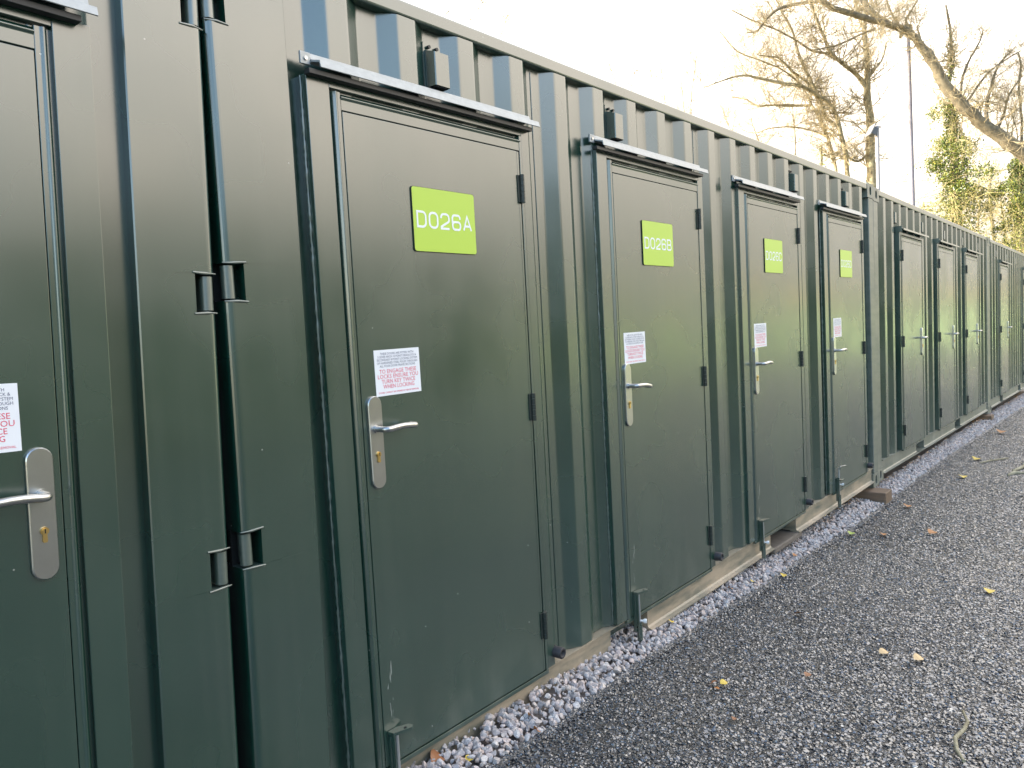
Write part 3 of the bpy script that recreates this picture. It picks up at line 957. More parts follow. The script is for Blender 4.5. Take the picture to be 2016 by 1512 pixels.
def gravel_mat():
    m, nt, p = newmat("crushed_granite")
    geo = N(nt, "ShaderNodeNewGeometry"); pos = geo.outputs['Position']
    c = ramp(nt, geo.outputs['Random Per Island'], [(0,(.28,.26,.26)),(.18,(.46,.43,.42)),(.40,(.62,.57,.55)),(.55,(.70,.56,.50)),(.64,(.46,.46,.49)),(.80,(.78,.73,.68)),(.92,(.60,.44,.34)),(1,(.42,.38,.37))]).outputs[0]
    n = noise(nt, pos, 90, 5, .7)
    c = mixc(nt, ramp(nt, n.outputs[0], [(.42,(0,0,0)),(.62,(1,1,1))]).outputs[0], mixc(nt, .35, c, (.16,.15,.18)), mixc(nt, .25, c, (.66,.62,.62)))
    nt.links.new(c, p.inputs['Base Color']); p.inputs['Roughness'].default_value = .62
    nt.links.new(bump(nt, n.outputs[0], .6, .004), p.inputs['Normal'])
    return m
GRAVEL = gravel_mat()
def tarchip_mat():
    m, nt, p = newmat("tarmac_chip")
    geo = N(nt, "ShaderNodeNewGeometry"); pos = geo.outputs['Position']
    c = ramp(nt, geo.outputs['Random Per Island'], [(0,(.005,.006,.010)),(.6,(.016,.017,.024)),(.97,(.050,.051,.062)),(1.0,(.42,.41,.37))], 'LINEAR').outputs[0]
    n = noise(nt, pos, 300, 3, .6)
    nt.links.new(c, p.inputs['Base Color']); p.inputs['Roughness'].default_value = .22; p.inputs['IOR'].default_value = 2.5
    nt.links.new(bump(nt, n.outputs[0], .3, .0010), p.inputs['Normal'])
    return m
CHIP = tarchip_mat()

# gravel bed below the stones
xg = np.concatenate([np.arange(-8, 20, .1), np.arange(20, 40, 1)])
V = np.concatenate([np.stack([xg, edge_y(xg)-.02, zgv(xg)-.028], 1), np.stack([xg, xg*0+.9, zgv(xg)-.030], 1)])
n = len(xg); I = np.arange(n-1)
tag(link("gravel_bed", fast_mesh("gravel_bed", V, np.stack([I, I+1, n+I+1, n+I], 1), simple("gravel_earth", (.16,.14,.13), .9, 0, .5, 60, .4, 40))), kind="structure")
# the stones
def fill(x0, x1, dens, smin, smax, seed, ymax=.16):
    r_ = np.random.default_rng(seed)
    area = (x1-x0)*(ymax+.15); n = int(area*dens)
    x = r_.uniform(x0, x1, n); t = r_.uniform(0, 1, n)
    ylo = edge_y(x)+.004; y = ylo+(ymax-ylo)*t
    s = r_.uniform(smin, smax, n)*np.where(r_.random(n) < .3, .55, .8+.45*r_.random(n))
    up = np.clip((y-ylo)/.15, 0, 1)
    z = zgv(x)-.024+s*.25+up*.018+r_.uniform(0, .010, n)
    return np.stack([x, y, z], 1), s
P1, s1 = fill(.2, 4.6, 3400, .013, .0205, 11)
P2, s2 = fill(4.6, 17, 2400, .013, .021, 12, .12)
sh, f = rock_shapes(1, 20, 1, 10, .30, .60)
shl, fl = rock_shapes(0, 10, 2, 4)
g1 = scatter_rocks("gravel", sh, f, P1, s1, GRAVEL, 21)
tag(link("gravel", g1), "pale grey and pink crushed stone strip along the foot of the containers", "gravel", kind="stuff")
g2 = scatter_rocks("gravel", shl, fl, P2, s2, GRAVEL, 22)
tag(link("gravel", g2), "pale crushed stone strip narrowing away beside the farther containers", "gravel", kind="stuff")
# loose tarmac chips: real stones through the near surface and along its edge
def chips(x0, x1, y0, dens, smin, smax, seed):
    r_ = np.random.default_rng(seed)
    n = int((x1-x0)*abs(y0)*dens)
    x = r_.uniform(x0, x1, n); ylo = edge_y(x)
    y = np.where(r_.random(n) < .12, ylo+r_.normal(0, .010, n), ylo-.004-(abs(y0))*r_.random(n))
    s = r_.uniform(smin, smax, n)
    # keep only what a viewer near the road can see
    z = zgv(x)-.0196+r_.uniform(-.0032, .0012, n)
    return np.stack([x, y, z], 1), s
P3, s3 = chips(.35, 4.2, 1.8, 11500, .0048, .0090, 31)
shc, fc = rock_shapes(1, 12, 4, 7, .35, .75, True)
g3 = scatter_rocks("tarmac_chips", shc, fc, P3, s3, CHIP, 23, tilt=.14)
tag(link("tarmac_chips", g3), "coarse black tarmac chippings forming the surface of the road", "tarmac", kind="stuff")
P4, s4 = chips(4.2, 9.5, 1.75, 6600, .0060, .0100, 32)
g4 = scatter_rocks("tarmac_chips", shc, fc, P4, s4, CHIP, 24, tilt=.11)
tag(link("tarmac_chips", g4), "coarse grey tarmac chippings further along the road", "tarmac", kind="stuff")

P5, s5 = chips(9.5, 19.0, 2.6, 2300, .0085, .0135, 33)
g5 = scatter_rocks("tarmac_chips", rock_shapes(0, 8, 9, 5, .4, .8, True)[0], fl, P5, s5, CHIP, 25, tilt=.11)
tag(link("tarmac_chips", g5), "fine grey tarmac surface in the farthest part of the road", "tarmac", kind="stuff")

# ------------------------------------------------------------------ fallen leaves and sticks
def leafmat(name, c1_, c2_):
    m, nt, p = newmat(name)
    tc = N(nt, "ShaderNodeTexCoord"); n = noise(nt, tc.outputs['Object'], 90, 4, .6)
    nt.links.new(mixc(nt, n.outputs[0], c1_, c2_), p.inputs['Base Color']); p.inputs['Roughness'].default_value = .5
    return m
LM = dict(orange=leafmat("orange_leaf", (.36,.13,.03), (.46,.20,.05)), yellow=leafmat("yellow_leaf", (.62,.42,.03), (.70,.52,.10)),
          brown=leafmat("brown_leaf", (.20,.08,.03), (.36,.15,.06)), tan=leafmat("tan_leaf", (.62,.40,.18), (.72,.52,.28)),
          green=leafmat("green_leaf", (.34,.44,.08), (.44,.52,.14)))
def leaf(x, y, z, size, rot, col, tilt, label, kind="oval"):
    mb = MB(); n = 7; top = []; bot = []; rnd = random.Random(int(x*1000))
    for i in range(n+1):
        t = i/n
        wdt = .36*math.sin(math.pi*t**.85)*(1 if kind == "oval" else (1.0 if i % 2 else .62))
        curl = .10*math.sin(t*3.1)+rnd.uniform(-.02,.02)
        top.append((t-.5, wdt, curl+.14*wdt*2)); bot.append((t-.5, -wdt, curl+.10*wdt*2))
    mid = [(t[0], 0, t[2]-.12*abs(t[1])*2) for t in top]
    v = [tuple(c*size for c in p) for p in top+mid+bot]; N1 = n+1
    f = [(i, i+1, N1+i+1, N1+i)[::-1] for i in range(n)]+[(N1+i, N1+i+1, 2*N1+i+1, 2*N1+i)[::-1] for i in range(n)]
    mb.add(v, f, 0, True)
    mb.tube([(.48*size, 0, .02*size), (.72*size, .03*size, .03*size), (.95*size, .10*size, .01*size)], [.012*size, .010*size, .007*size], 5, 0)
    o = link("fallen_leaf", mb.mesh("fallen_leaf", [LM[col]]))
    o.location = (x, y, z); o.rotation_euler = (R(tilt), R(tilt*.4), R(rot))
    tag(o, label, "leaf", "autumn leaves fallen on the ground")
LV = [
 (1.006,-.102,.108,.046,70,'orange',55,"upright orange leaf standing among the gravel stones below door D026A"),
 (.616,-.013,.112,.075,20,'brown',30,"large brown leaf on the gravel at the bottom edge of the photo"),
 (.687,-.097,.102,.040,10,'yellow',12,"yellow leaf on the gravel at the bottom edge beside the large brown leaf"),
 (.96,-.165,.098,.045,60,'orange',50,"curled orange leaf where the gravel meets the tarmac below door D026A"),
 (1.713,-.528,.068,.040,-20,'yellow',20,"bright yellow leaf on the dark tarmac with a brown leaf touching it"),
 (1.700,-.495,.066,.036,150,'brown',15,"brown leaf touching the bright yellow leaf on the tarmac"),
 (1.66,-.52,.064,.030,80,'orange',10,"small brown leaf just left of the bright yellow leaf"),
 (2.708,-.476,.016,.052,100,'orange',25,"orange oval leaf on the tarmac in line with door D026C, near the gravel"),
 (2.439,-.940,.024,.052,-30,'tan',15,"pale tan leaf on the tarmac, left one of the close pair"),
 (2.453,-1.074,.024,.058,-25,'tan',18,"pale tan leaf with a long stalk, right one of the close pair"),
 (3.63,-1.168,-.020,.075,10,'yellow',8,"flat yellow leaf far right on the bright tarmac"),
 (2.004,-.759,.046,.040,0,'brown',10,"dark brown leaf on the tarmac between the yellow leaf and the tan pair"),
 (3.303,-.178,-.004,.055,15,'yellow',10,"yellow leaf on the tarmac edge in line with door D026C"),
 (4.892,-.648,-.070,.090,-15,'orange',12,"orange leaf on the tarmac opposite door D026D"),
 (4.679,-.371,-.066,.075,25,'orange',14,"orange brown leaf on the tarmac near the end of the gravel by door D026D"),
 (4.587,-.188,-.062,.070,5,'green',8,"lime green leaf at the tarmac edge by door D026D"),
 (2.205,-.03,.052,.040,40,'yellow',20,"yellow leaf on the gravel in front of the first grey plank"),
 (2.127,-.307,.036,.0,0,'tan',0,""),
 (10.545,-.33,-.140,.16,5,'orange',10,"orange leaf on the far tarmac opposite the unnumbered doors"),
 (8.3,-.40,-.120,.12,-10,'yellow',10,"yellow leaf on the far tarmac nearest the third unnumbered door"),
 (7.2,-.45,-.108,.11,20,'yellow',8,"yellow leaf on the tarmac opposite the middle unnumbered door"),
 (5.69,-.306,-.086,.085,15,'orange',12,"orange leaf beside the brown sleeper end"),
 (1.461,-.681,.075,.026,15,'brown',15,"tiny brown leaf fragment low on the tarmac left of centre"),
 (2.85,-.05,.030,.040,60,'orange',25,"orange leaf on the gravel below the rubber stop of door D026B"),
 (3.05,-.09,.020,.036,20,'yellow',25,"small yellow leaf on the gravel left of the second grey plank"),
 (3.72,-.095,-.006,.042,-10,'orange',20,"reddish leaf on the gravel in front of the second grey plank"),
]
for q in LV:
    if q[3] > 0: leaf(*q)
BARK = None
def bark(name, a, b):
    m, nt, p = newmat(name)
    geo = N(nt, "ShaderNodeNewGeometry"); pos = geo.outputs['Position']
    n = noise(nt, pos, 7, 5, .7)
    nt.links.new(mixc(nt, ramp(nt, n.outputs[0], [(.35,(0,0,0)),(.65,(1,1,1))]).outputs[0], a, b), p.inputs['Base Color'])
    p.inputs['Roughness'].default_value = .85
    nt.links.new(bump(nt, n.outputs[0], .7, .02), p.inputs['Normal'])
    return m
STICKM = bark("stick_bark", (.20,.17,.10), (.42,.38,.26))
def stick(pts, rad, label):
    mb = MB(); mb.tube(pts, rad, 9, 0)
    for p, r_ in zip(pts[1:-1:2], rad[1:-1:2]):
        p = np.array(p); mb.tube([p, p+np.array([r_*1.3, r_*.8, r_*1.2])], [r_*.55, r_*.3], 6, 0)
    tag(link("stick", mb.mesh("stick", [STICKM])), label, "stick", "fallen sticks")
stick([(1.60,-1.385,.082),(1.66,-1.355,.080),(1.745,-1.335,.076),(1.83,-1.348,.072),(1.90,-1.347,.068),(1.985,-1.318,.062)], [.0055,.0065,.0072,.0064,.0058,.0045], "crooked pale stick lying on the tarmac at the bottom right")
stick([(7.75,-.80,-.115),(8.0,-.86,-.112),(8.35,-.97,-.118)], [.012,.018,.012], "reddish brown stick lying far along the tarmac at the right edge")
stick([(8.1,-.46,-.12),(8.25,-.53,-.118),(8.5,-.66,-.122)], [.006,.009,.006], "thin twig lying far along the tarmac beyond the brown sleeper")
stick([(7.5,-.78,-.12),(7.62,-.82,-.112),(7.66,-.90,-.118)], [.012,.022,.010], "short dark lump of bark on the far tarmac")

# ------------------------------------------------------------------ trees
TRUNK_A = bark("pale_lichen_bark", (.13,.105,.065), (.42,.37,.23))
TRUNK_B = bark("grey_brown_bark", (.085,.075,.055), (.22,.19,.13))
TWIG = bark("twig_bark", (.17,.135,.08), (.42,.36,.22))
IVYSTEM = bark("ivy_stem", (.32,.27,.12), (.55,.48,.23))
def ivymat(name):
    m, nt, p = newmat(name)
    geo = N(nt, "ShaderNodeNewGeometry")
    c = ramp(nt, geo.outputs['Random Per Island'], [(0,(.025,.050,.010)),(.4,(.09,.13,.022)),(.75,(.18,.22,.035)),(1,(.34,.32,.08))]).outputs[0]
    nt.links.new(c, p.inputs['Base Color']); p.inputs['Roughness'].default_value = .38
    return m
IVY = ivymat("ivy_leaves")
def unit(v): return v/(np.linalg.norm(v)+1e-9)
class Tree:
    def __init__(s, seed): s.tr = MB(); s.tw = MB(); s.r = np.random.default_rng(seed); s.lv = []
    def limb(s, pts, d0, bend=0.0, sides=9, d1=None, sub=3, thick=1.0):
        """pts: (px,py,width px); widths and places turned to metres at depth d0..d1"""
        d1 = d0 if d1 is None else d1; n = len(pts)
        P = [at(p[0], p[1], d0+(d1-d0)*i/(n-1)+bend*math.sin(i*1.7)) for i, p in enumerate(pts)]
        r_ = [p[2]/2/F_PX*d0*thick for p in pts]
        Q = []; q = []
        for i in range(n-1):
            for k in range(sub):
                t = k/sub
                a = P[max(i-1,0)]; b = P[i]; c = P[i+1]; e = P[min(i+2,n-1)]
                pt = .5*((2*b)+(c-a)*t+(2*a-5*b+4*c-e)*t*t+(3*b-a-3*c+e)*t**3)
                Q.append(pt+s.r.normal(0, .06*r_[i]+.004, 3)); q.append(r_[i]*(1-t)+r_[i+1]*t)
        Q.append(P[-1]); q.append(r_[-1])
        s.tr.tube(Q, [x*(1+s.r.uniform(-.08,.08)) for x in q], sides, 0)
        return Q, q
    def twig(s, p, d, L, r_, lev, droop=0.0, wig=.35):
        n = 5; P = [p]; rr_ = [r_]; d = unit(d)
        for i in range(n):
            d = unit(d+s.r.normal(0, wig*.45, 3)+np.array([0,0,.07-droop]))
            P.append(P[-1]+d*L/n); rr_.append(r_*(1-.8*(i+1)/n))
        s.tw.tube(P, rr_, 4 if r_ > .008 else 3, 0, False)
        if lev > 0:
            for i in range(1, n+1):
                for _ in range(1 if s.r.random() < .75 else 2):
                    dd = unit(d+s.r.normal(0, .75, 3))
                    s.twig(P[i], dd, L*s.r.uniform(.4,.75), rr_[i]*.7+.0012, lev-1, droop, wig)
    def sprout(s, Q, q, num, Lm, lev=2, droop=0.0, t0=.1, rk=.35, up=.25, rmin=.0065):
        for _ in range(int(num*1.8)):
            i = int(len(Q)*(t0+(1-t0)*s.r.random())); i = min(i, len(Q)-1)
            d = unit(s.r.normal(0, 1, 3)+np.array([0,0,up]))
            s.twig(Q[i], d, Lm*s.r.uniform(.5,1.2), max(rmin, min(.022, q[i]*rk)), lev, droop)
    def ivy(s, Q, rad, num, size=.05, flat=1.0):
        Q = np.array(Q)
        for _ in range(num):
            t = s.r.random()*(len(Q)-1); i = int(t); a = Q[i]+(Q[i+1]-Q[i])*(t-i)
            rd = rad(t/(len(Q)-1)) if callable(rad) else rad
            v = unit(s.r.normal(0, 1, 3)); rr_ = rd*(s.r.random()**.45)
            s.lv.append((a+v*rr_*np.array([1,1,.8]), size*s.r.uniform(.6,1.3)))
    def clump(s, c, rad, num, size=.05):
        for _ in range(num):
            v = s.r.normal(0, .5, 3); s.lv.append((c+v*np.array(rad), size*s.r.uniform(.6,1.3)))
    def build(s, name, label, cat="tree", group=None, bark_=TRUNK_A, twm=TWIG, gnd=None):
        root = bpy.data.objects.new(name, None); COL.objects.link(root)
        tag(root, label, cat, group)
        link("trunk", s.tr.mesh("trunk", [bark_]), root)
        if s.tw.v: link("crown", s.tw.mesh("crown", [twm]), root)
        if s.lv:
            n = len(s.lv); P = np.array([a for a, _ in s.lv]); sz = np.array([b for _, b in s.lv])
            a = s.r.normal(size=(n,3)); a /= np.linalg.norm(a, axis=1)[:,None]
            b = s.r.normal(size=(n,3)); b -= a*(a*b).sum(1)[:,None]; b /= np.linalg.norm(b, axis=1)[:,None]
            c = np.cross(a, b)
            V = np.stack([P+a*sz[:,None], P+b*sz[:,None]*.62+c*sz[:,None]*.15, P-a*sz[:,None]*.75, P-b*sz[:,None]*.62+c*sz[:,None]*.15], 1).reshape(-1,3)
            Fc = np.arange(4*n).reshape(-1,4)[:, [0,1,2,3]]
            Fc = np.concatenate([Fc[:, [0,1,2]], Fc[:, [0,2,3]]])
            link("ivy", fast_mesh("ivy", V, Fc, IVY), root)
        return root

def drop(px, py, d, w_):
    """extra pixel points carrying a trunk from (px,py) down to the ground"""
    P = at(px, py, d)
    out = []
    for k in (.35, .7, 1.0):
        z = P[2]+(zg(P[0])-.15-P[2])*k
        # solve the pixel row of that height straight below P
        for yy in range(int(py), int(py)+900, 3):
            if at(px+(yy-py)*.02, yy, d)[2] <= z: break
        out.append((px+(yy-py)*.02, yy, w_*(1+.15*k)))
    return out[::-1]

G = "trees behind the containers"
# T1: pale many-stemmed bare tree behind the first containers
t = Tree(1); d = 24
Q, q = t.limb(drop(1716,365,d,19)+[(1716,365,19),(1712,290,16),(1713,230,15),(1706,180,14),(1708,120,11),(1702,60,9),(1704,0,7),(1700,-60,5)], d)
t.sprout(Q, q, 26, 1.1, 2, t0=.35); t.ivy(Q[9:16], .16, 260, .035)
for pts, nn, dz in [
  ([(1708,178,10),(1690,150,10),(1660,125,9),(1637,105,8),(1622,70,7),(1605,30,6),(1590,-40,4)], 26, -1.5),
  ([(1672,420,13),(1668,335,11),(1664,300,10),(1652,250,10),(1640,212,10),(1612,190,9),(1580,170,8),(1545,165,7),(1500,155,6),(1460,148,5),(1420,160,3),(1385,172,2)], 34, -2),
  ([(1652,250,9),(1625,230,8),(1618,205,8),(1592,150,7),(1572,105,6),(1560,60,5),(1540,25,4),(1520,-20,3)], 26, -1),
  ([(1650,400,9),(1645,330,8),(1635,290,8),(1620,245,7),(1600,210,6),(1585,180,5),(1560,140,4),(1530,118,4),(1490,108,3)], 24, 1.5),
  ([(1597,207,6),(1560,208,6),(1520,207,5),(1490,208,5),(1465,194,4),(1440,191,3)], 10, .5),
  ([(1612,190,7),(1596,168,6),(1560,140,6),(1535,115,5),(1520,112,4),(1490,108,2)], 12, -1),
  ([(1637,105,7),(1600,100,5),(1560,75,4),(1520,55,4),(1480,40,3),(1440,20,2)], 16, -2),
  ([(1630,270,5),(1600,258,4),(1560,250,4),(1520,252,3),(1485,262,3),(1460,255,2)], 14, .8),
  ([(1580,170,5),(1545,140,4),(1500,120,4),(1450,100,3),(1418,62,2)], 14, -1.5),
  ([(1700,60,5),(1688,20,5),(1675,-30,4)], 8, .5), ([(1712,150,5),(1735,120,4),(1745,85,3)], 7, .5),
  ([(1710,300,6),(1690,318,5),(1672,310,5),(1665,290,4)], 6, 0)]:
    Q, q = t.limb(pts, d, .15, 7, d+dz, thick=.85); t.sprout(Q, q, int(nn*1.3), 1.05, 2, t0=.15, rk=.3)
t.ivy(t.limb([(1618,350,5),(1617,330,5),(1617,285,4)], d, 0, 5)[0], .16, 170, .035)
t.build("bare_tree", "pale many-stemmed bare tree rising behind the joint of the containers", group=G)
# T2: big leaning limb
t = Tree(2); d = 22
Q, q = t.limb([(2300,760,60),(2240,600,54),(2150,430,46),(2075,355,40),(2040,325,37),(2000,292,35),(1960,263,33),(1925,236,31),(1890,202,29),(1860,167,27),(1845,138,26),(1825,106,24),(1802,76,20),(1785,60,18),(1750,48,16),(1715,39,16),(1690,31,16),(1660,22,15),(1630,12,14),(1610,-10,13),(1590,-40,11)], d, 0, 12, d-1.5, thick=.72)
t.sprout(Q, q, 60, 1.2, 2, t0=.25, rk=.12, up=.4)
for pts, nn in [
  ([(1790,62,10),(1760,52,11),(1735,38,12),(1712,20,12),(1697,-5,11),(1690,-40,9)], 6),
  ([(1612,2,7),(1570,8,7),(1532,18,6),(1507,40,5),(1490,62,4),(1470,64,2)], 12),
  ([(1724,56,5),(1690,70,4),(1645,90,4),(1600,98,2)], 5),
  ([(1783,56,5),(1785,35,5),(1798,15,4),(1812,-10,4)], 6), ([(1768,48,4),(1752,20,4),(1742,-15,3)], 5),
  ([(1890,196,6),(1896,150,5),(1912,112,4),(1930,80,3),(1935,60,2)], 14), ([(1945,250,8),(1942,210,7),(1952,170,6),(1965,130,4),(1985,105,2)], 16),
  ([(1960,262,6),(1975,230,5),(1985,190,4),(2012,150,3)], 14), ([(2010,296,6),(2012,240,5),(2006,180,5),(2010,130,4),(2005,105,3)], 12),
  ([(1900,206,5),(1940,150,4),(1975,120,3),(2010,100,2)], 12),
  ([(1785,58,22),(1776,66,10),(1772,76,4)], 0)]:
    Q2, q2 = t.limb(pts, d, .1, 7, d+.4)
    if nn: t.sprout(Q2, q2, nn, .8, 2, t0=.2, rk=.3)
Q3, q3 = t.limb([(1868,160,8),(1874,128,7),(1873,95,6),(1870,55,5),(1862,10,4)], d, 0, 6)
t.sprout(Q3, q3, 16, .5, 2); t.ivy(Q3[:9], lambda k: .22-.1*k, 520, .034)
t.build("leaning_tree", "large grey tree leaning across the sky from the right, thick arched trunk", group=G, bark_=TRUNK_B)
# T3, T4: ivy clad trees with drooping pale stems
def ivy_tree(seed, base, tipy, d, radpx, num, label, drift=0, stems=70, gap=None):
    t = Tree(seed)
    x0, y0 = base
    Q, q = t.limb(drop(x0, y0, d, 20)+[(x0,y0,20),(x0-2+drift*.3,(2*y0+tipy)/3,17),(x0-4+drift*.7,(y0+2*tipy)/3,14),(x0-6+drift,tipy,9)], d, .1)
    k0 = 9
    rm = radpx/F_PX*d
    t.ivy(Q[k0-3:], lambda k: rm*(1.0-.62*k)*(.82+.3*math.sin(k*17+seed)), num, .042)
    for _ in range(26):
        i = t.r.integers(k0-2, len(Q)-2); c = Q[i]+t.r.normal(0, 1, 3)*rm*np.array([.62,.62,.35])
        t.clump(c, (rm*.30, rm*.30, rm*.26), int(num*.022), .044)
    for _ in range(stems):
        i = t.r.integers(k0-2, len(Q)); dd = unit(t.r.normal(0, 1, 3)*np.array([1,1,.35])+np.array([0,0,.25]))
        t.twig(Q[i], dd, rm*t.r.uniform(1.2,2.6), .011, 2, .22, .3)
    return t.build("ivy_clad_tree", label, group=G, twm=IVYSTEM)
ivy_tree(3, (1884,440), 196, 27, 62, 13000, "ivy covered trunk with drooping pale stems left of the right edge", -4, 80)
ivy_tree(4, (2012,500), 318, 26, 52, 10000, "ivy covered trunk cut by the right edge of the photo", 0, 60)
t = Tree(8); d = 34
for pts in ([(1960,520,8),(1955,450,7),(1948,380,6),(1952,330,4)], [(1930,520,6),(1925,440,5),(1932,370,3)], [(1985,520,6),(1978,450,5),(1970,395,3)]):
    Q, q = t.limb(drop(*pts[0][:2], d, 8)+pts, d, .1, 6); t.sprout(Q, q, 12, .9, 2, t0=.3, rk=.5); t.ivy(Q[6:], .6, 120, .05)
t.build("leafy_shrub", "tangled yellow-leaved shrub between the two ivy covered trunks", "shrub", twm=IVYSTEM)
# thin far saplings above the roof line
def sapling(seed, stems, d, label, nn=16, L=.9):
    t = Tree(seed)
    for pts in stems:
        Q, q = t.limb(drop(*pts[0][:2], d, pts[0][2]*1.4)+pts, d+t.r.uniform(-1.5,1.5), .1, 5); t.sprout(Q, q, nn, L, 2, t0=.45, rk=.5, up=.6, rmin=.010)
    t.build("bare_sapling", label, group="thin bare saplings far behind the containers")
sapling(11, [[(1362,260,3),(1360,200,2.5),(1368,140,2),(1372,100,1.2)], [(1352,260,2.5),(1345,200,2),(1340,150,1.2)]], 30, "thin bare sapling showing above the roof above door D026C", 9)
sapling(12, [[(1312,250,2.5),(1308,190,2),(1300,120,1.2)], [(1290,240,2),(1285,170,1.4),(1280,130,1)]], 31, "thin bare sapling left of the roof above door D026C", 8)
sapling(13, [[(1218,220,2.5),(1212,165,2),(1200,130,1)], [(1250,230,2),(1246,170,1.4),(1250,140,1)]], 31, "thin bare sapling showing above the roof above door D026B", 8)
sapling(14, [[(905,90,2),(925,40,1.6),(950,5,1.2),(960,-20,1)], [(980,110,2),(990,60,1.5),(1000,30,1)], [(870,60,2),(885,20,2),(895,-20,1.5)]], 28, "faint bare twigs above the roof over door D026A at the top edge", 8, .7)
sapling(15, [[(1505,330,4),(1497,290,3),(1488,262,2.5),(1480,240,1.5)], [(1560,350,2.5),(1567,280,2.5),(1560,210,2),(1572,170,1.2)], [(1450,300,2.5),(1440,260,2),(1425,230,1.2)]], 27, "thin bare saplings with a few leaves left of the pale many-stemmed tree", 12)

# ------------------------------------------------------------------ poles
root = bpy.data.objects.new("floodlight_pole", None); COL.objects.link(root)
tag(root, "white pole carrying a floodlight behind the containers, right of the pale bare tree", "light pole")
b = at(1727, 252, 21)
mb = MB(); mb.tube([(b[0], b[1], zg(b[0])-.1), tuple(b)], .050, 14, 0); mb.tube([tuple(b), tuple(b+np.array([0,0,.05]))], .046, 14, 0)
root.location = (0, 0, 0)
link("pole", mb.mesh("pole", [simple("white_pole", (.27,.27,.30), .45)]), root)
hd = at(1716, 258, 21)
ax = unit(RGT0*(-.7)+np.array([0,0,-.15])+FWD*.3)
mb = MB(); 
u1 = unit(-RGT0*.85+np.array([0,0,.5])); u2 = unit(np.cross(u1, FWD)); u3 = np.cross(u1, u2)
def obox(c, a, b_, c_, mat):
    v = [c+sx*a+sy_*b_+sz*c_ for sx in (-1,1) for sy_ in (-1,1) for sz in (-1,1)]
    mb.add(v, [(0,1,3,2),(4,6,7,5),(0,4,5,1),(2,3,7,6),(0,2,6,4),(1,5,7,3)], mat)
obox(hd+u1*.04, u1*.014, u2*.16, u3*.16, 0)
obox(hd+u1*-.045, u1*.065, u2*.10, u3*.11, 1)
link("floodlight", mb.mesh("floodlight", [GREYBOX, simple("dark_housing", (.08,.085,.1), .5)]), root)
mb = MB(); mb.tube([hd-u1*.05, b+np.array([0,0,.03])], .03, 8, 0); mb.tube([b+np.array([0,0,.03]), b+RGT0*.11+np.array([0,0,.02])], .022, 8, 1)
link("bracket", mb.mesh("bracket", [WHITE_PL, GREYBOX]), root)

root = bpy.data.objects.new("tall_mast", None); COL.objects.link(root)
tag(root, "tall thin grey mast standing in front of the leaning tree", "mast")
tp = at(1788, 64, 22); bt = at(1797, 402, 22)
dn = unit(bt-tp); L = (zg(tp[0])-.1-tp[2])/dn[2]
mb = MB(); mb.tube([tuple(tp+dn*L), tuple(tp+dn*1.2), tuple(tp)], [.075,.058,.050], 12, 0)
link("pole", mb.mesh("pole", [GREYPOLE]), root)
mb = MB(); c = tp-RGT0*.06
mb.tube([c+np.array([0,0,.07]), c-np.array([0,0,.10])], .055, 10, 0); mb.tube([c, tp-np.array([0,0,.05])], .03, 8, 0)
link("mast_head", mb.mesh("mast_head", [simple("pale_head", (.6,.6,.62), .5)]), root)

# ------------------------------------------------------------------ hill, hedge and woodland round the place
def hill_mat():
    m, nt, p = newmat("winter_hillside")
    geo = N(nt, "ShaderNodeNewGeometry"); pos = geo.outputs['Position']
    a = noise(nt, pos, .12, 6, .7); b = noise(nt, pos, 1.2, 5, .7)
    c = ramp(nt, a.outputs[0], [(.3, (.42,.36,.20)), (.5, (.55,.45,.27)), (.7, (.68,.56,.36))]).outputs[0]
    c = mixc(nt, math_(nt, 'MULTIPLY', b.outputs[0], .7), c, (.12,.12,.05))
    nt.links.new(c, p.inputs['Base Color']); p.inputs['Roughness'].default_value = .95
    nt.links.new(bump(nt, b.outputs[0], 1, 1.0), p.inputs['Normal'])
    return m
V = []; nA, nR = 90, 12
for j in range(nR):
    for i in range(nA):
        az = R(-35+150*i/(nA-1))     # measured from +Y towards +X and round to -Y
        r_ = 75+j*9
        h = (10.5+3.0*math.sin(az*5)+1.6*math.sin(az*13+1)+.5*math.sin(az*41))*math.sin(min(1, j/(nR-1))*math.pi/2)
        x, y = CAM[0]+r_*math.sin(az+R(30)), CAM[1]+r_*math.cos(az+R(30))
        V.append((x, y, zg(x)-.3+h))
Fc = [(j*nA+i, j*nA+i+1, (j+1)*nA+i+1, (j+1)*nA+i)[::-1] for j in range(nR-1) for i in range(nA-1)]
tag(link("hill", fast_mesh("hill", V, Fc, hill_mat(), True)), kind="structure")

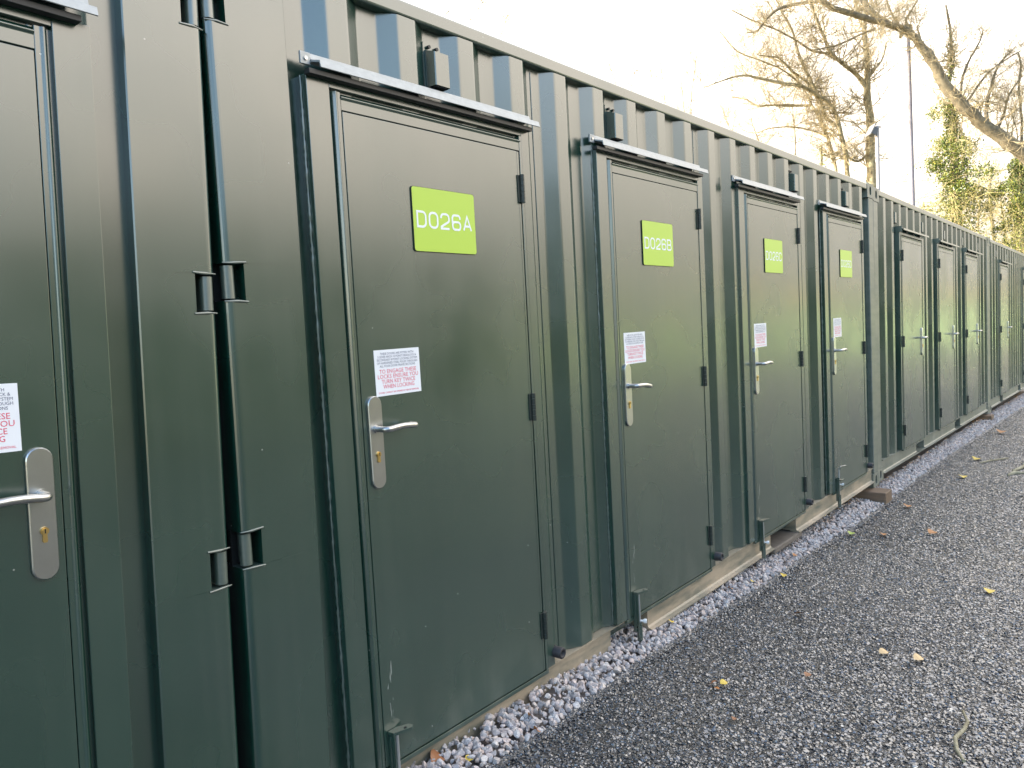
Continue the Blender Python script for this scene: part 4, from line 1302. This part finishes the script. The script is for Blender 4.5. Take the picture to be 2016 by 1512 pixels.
def bank(name, line, h, dep, mat, seed):
    """soft-topped bank following a ground line"""
    r_ = np.random.default_rng(seed); V = []; prof = [(0,-.3),(.10,.30),(.22,.62),(.38,.88),(.55,1.0),(.8,1.0),(1,.9)]
    L = np.array(line, float); seg = np.linalg.norm(np.diff(L, axis=0), axis=1); cum = np.concatenate([[0], np.cumsum(seg)])
    n = int(cum[-1]/.8); 
    for i in range(n):
        t = cum[-1]*i/(n-1); x = np.interp(t, cum, L[:,0]); y = np.interp(t, cum, L[:,1])
        a = min(i+1, n-1); ta = cum[-1]*a/(n-1); tb = cum[-1]*max(0,i-1)/(n-1)
        d = np.array([np.interp(ta,cum,L[:,0])-np.interp(tb,cum,L[:,0]), np.interp(ta,cum,L[:,1])-np.interp(tb,cum,L[:,1])]); d /= np.linalg.norm(d)
        nn = np.array([-d[1], d[0]]); hh = h*(1+.10*math.sin(i*.9)+.08*math.sin(i*.37+2)+r_.normal(0,.04))
        for (u, v) in prof:
            p = np.array([x, y])+nn*dep*u
            V.append((p[0]+r_.normal(0,.12), p[1]+r_.normal(0,.12), zg(x)+hh*v+r_.normal(0,.08)))
    k = len(prof)
    Fc = [(i*k+j, (i+1)*k+j, (i+1)*k+j+1, i*k+j+1) for i in range(n-1) for j in range(k-1)]
    o = link(name, fast_mesh(name, V, Fc, mat, True)); tag(o, kind="structure")
def veg(name, a, b, c):
    m, nt, p = newmat(name)
    geo = N(nt, "ShaderNodeNewGeometry"); pos = geo.outputs['Position']
    n = noise(nt, pos, 3.5, 6, .7)
    nt.links.new(ramp(nt, n.outputs[0], [(.35, a), (.5, b), (.68, c)]).outputs[0], p.inputs['Base Color'])
    p.inputs['Roughness'].default_value = .9; nt.links.new(bump(nt, n.outputs[0], 1, .3), p.inputs['Normal'])
    return m
bank("wooded_bank", [(24,-17),(14,-16),(2,-15),(-10,-15),(-30,-17)][::-1], 5.0, -5, veg("dark_scrub", (.006,.012,.006), (.015,.03,.010), (.035,.045,.018)), 5)
bank("grass_bank", [(20,-22),(30,-22),(44,-19),(56,-12),(60,-4)], 2.9, -8, veg("bright_grass", (.24,.33,.16), (.31,.42,.22), (.40,.48,.29)), 6)
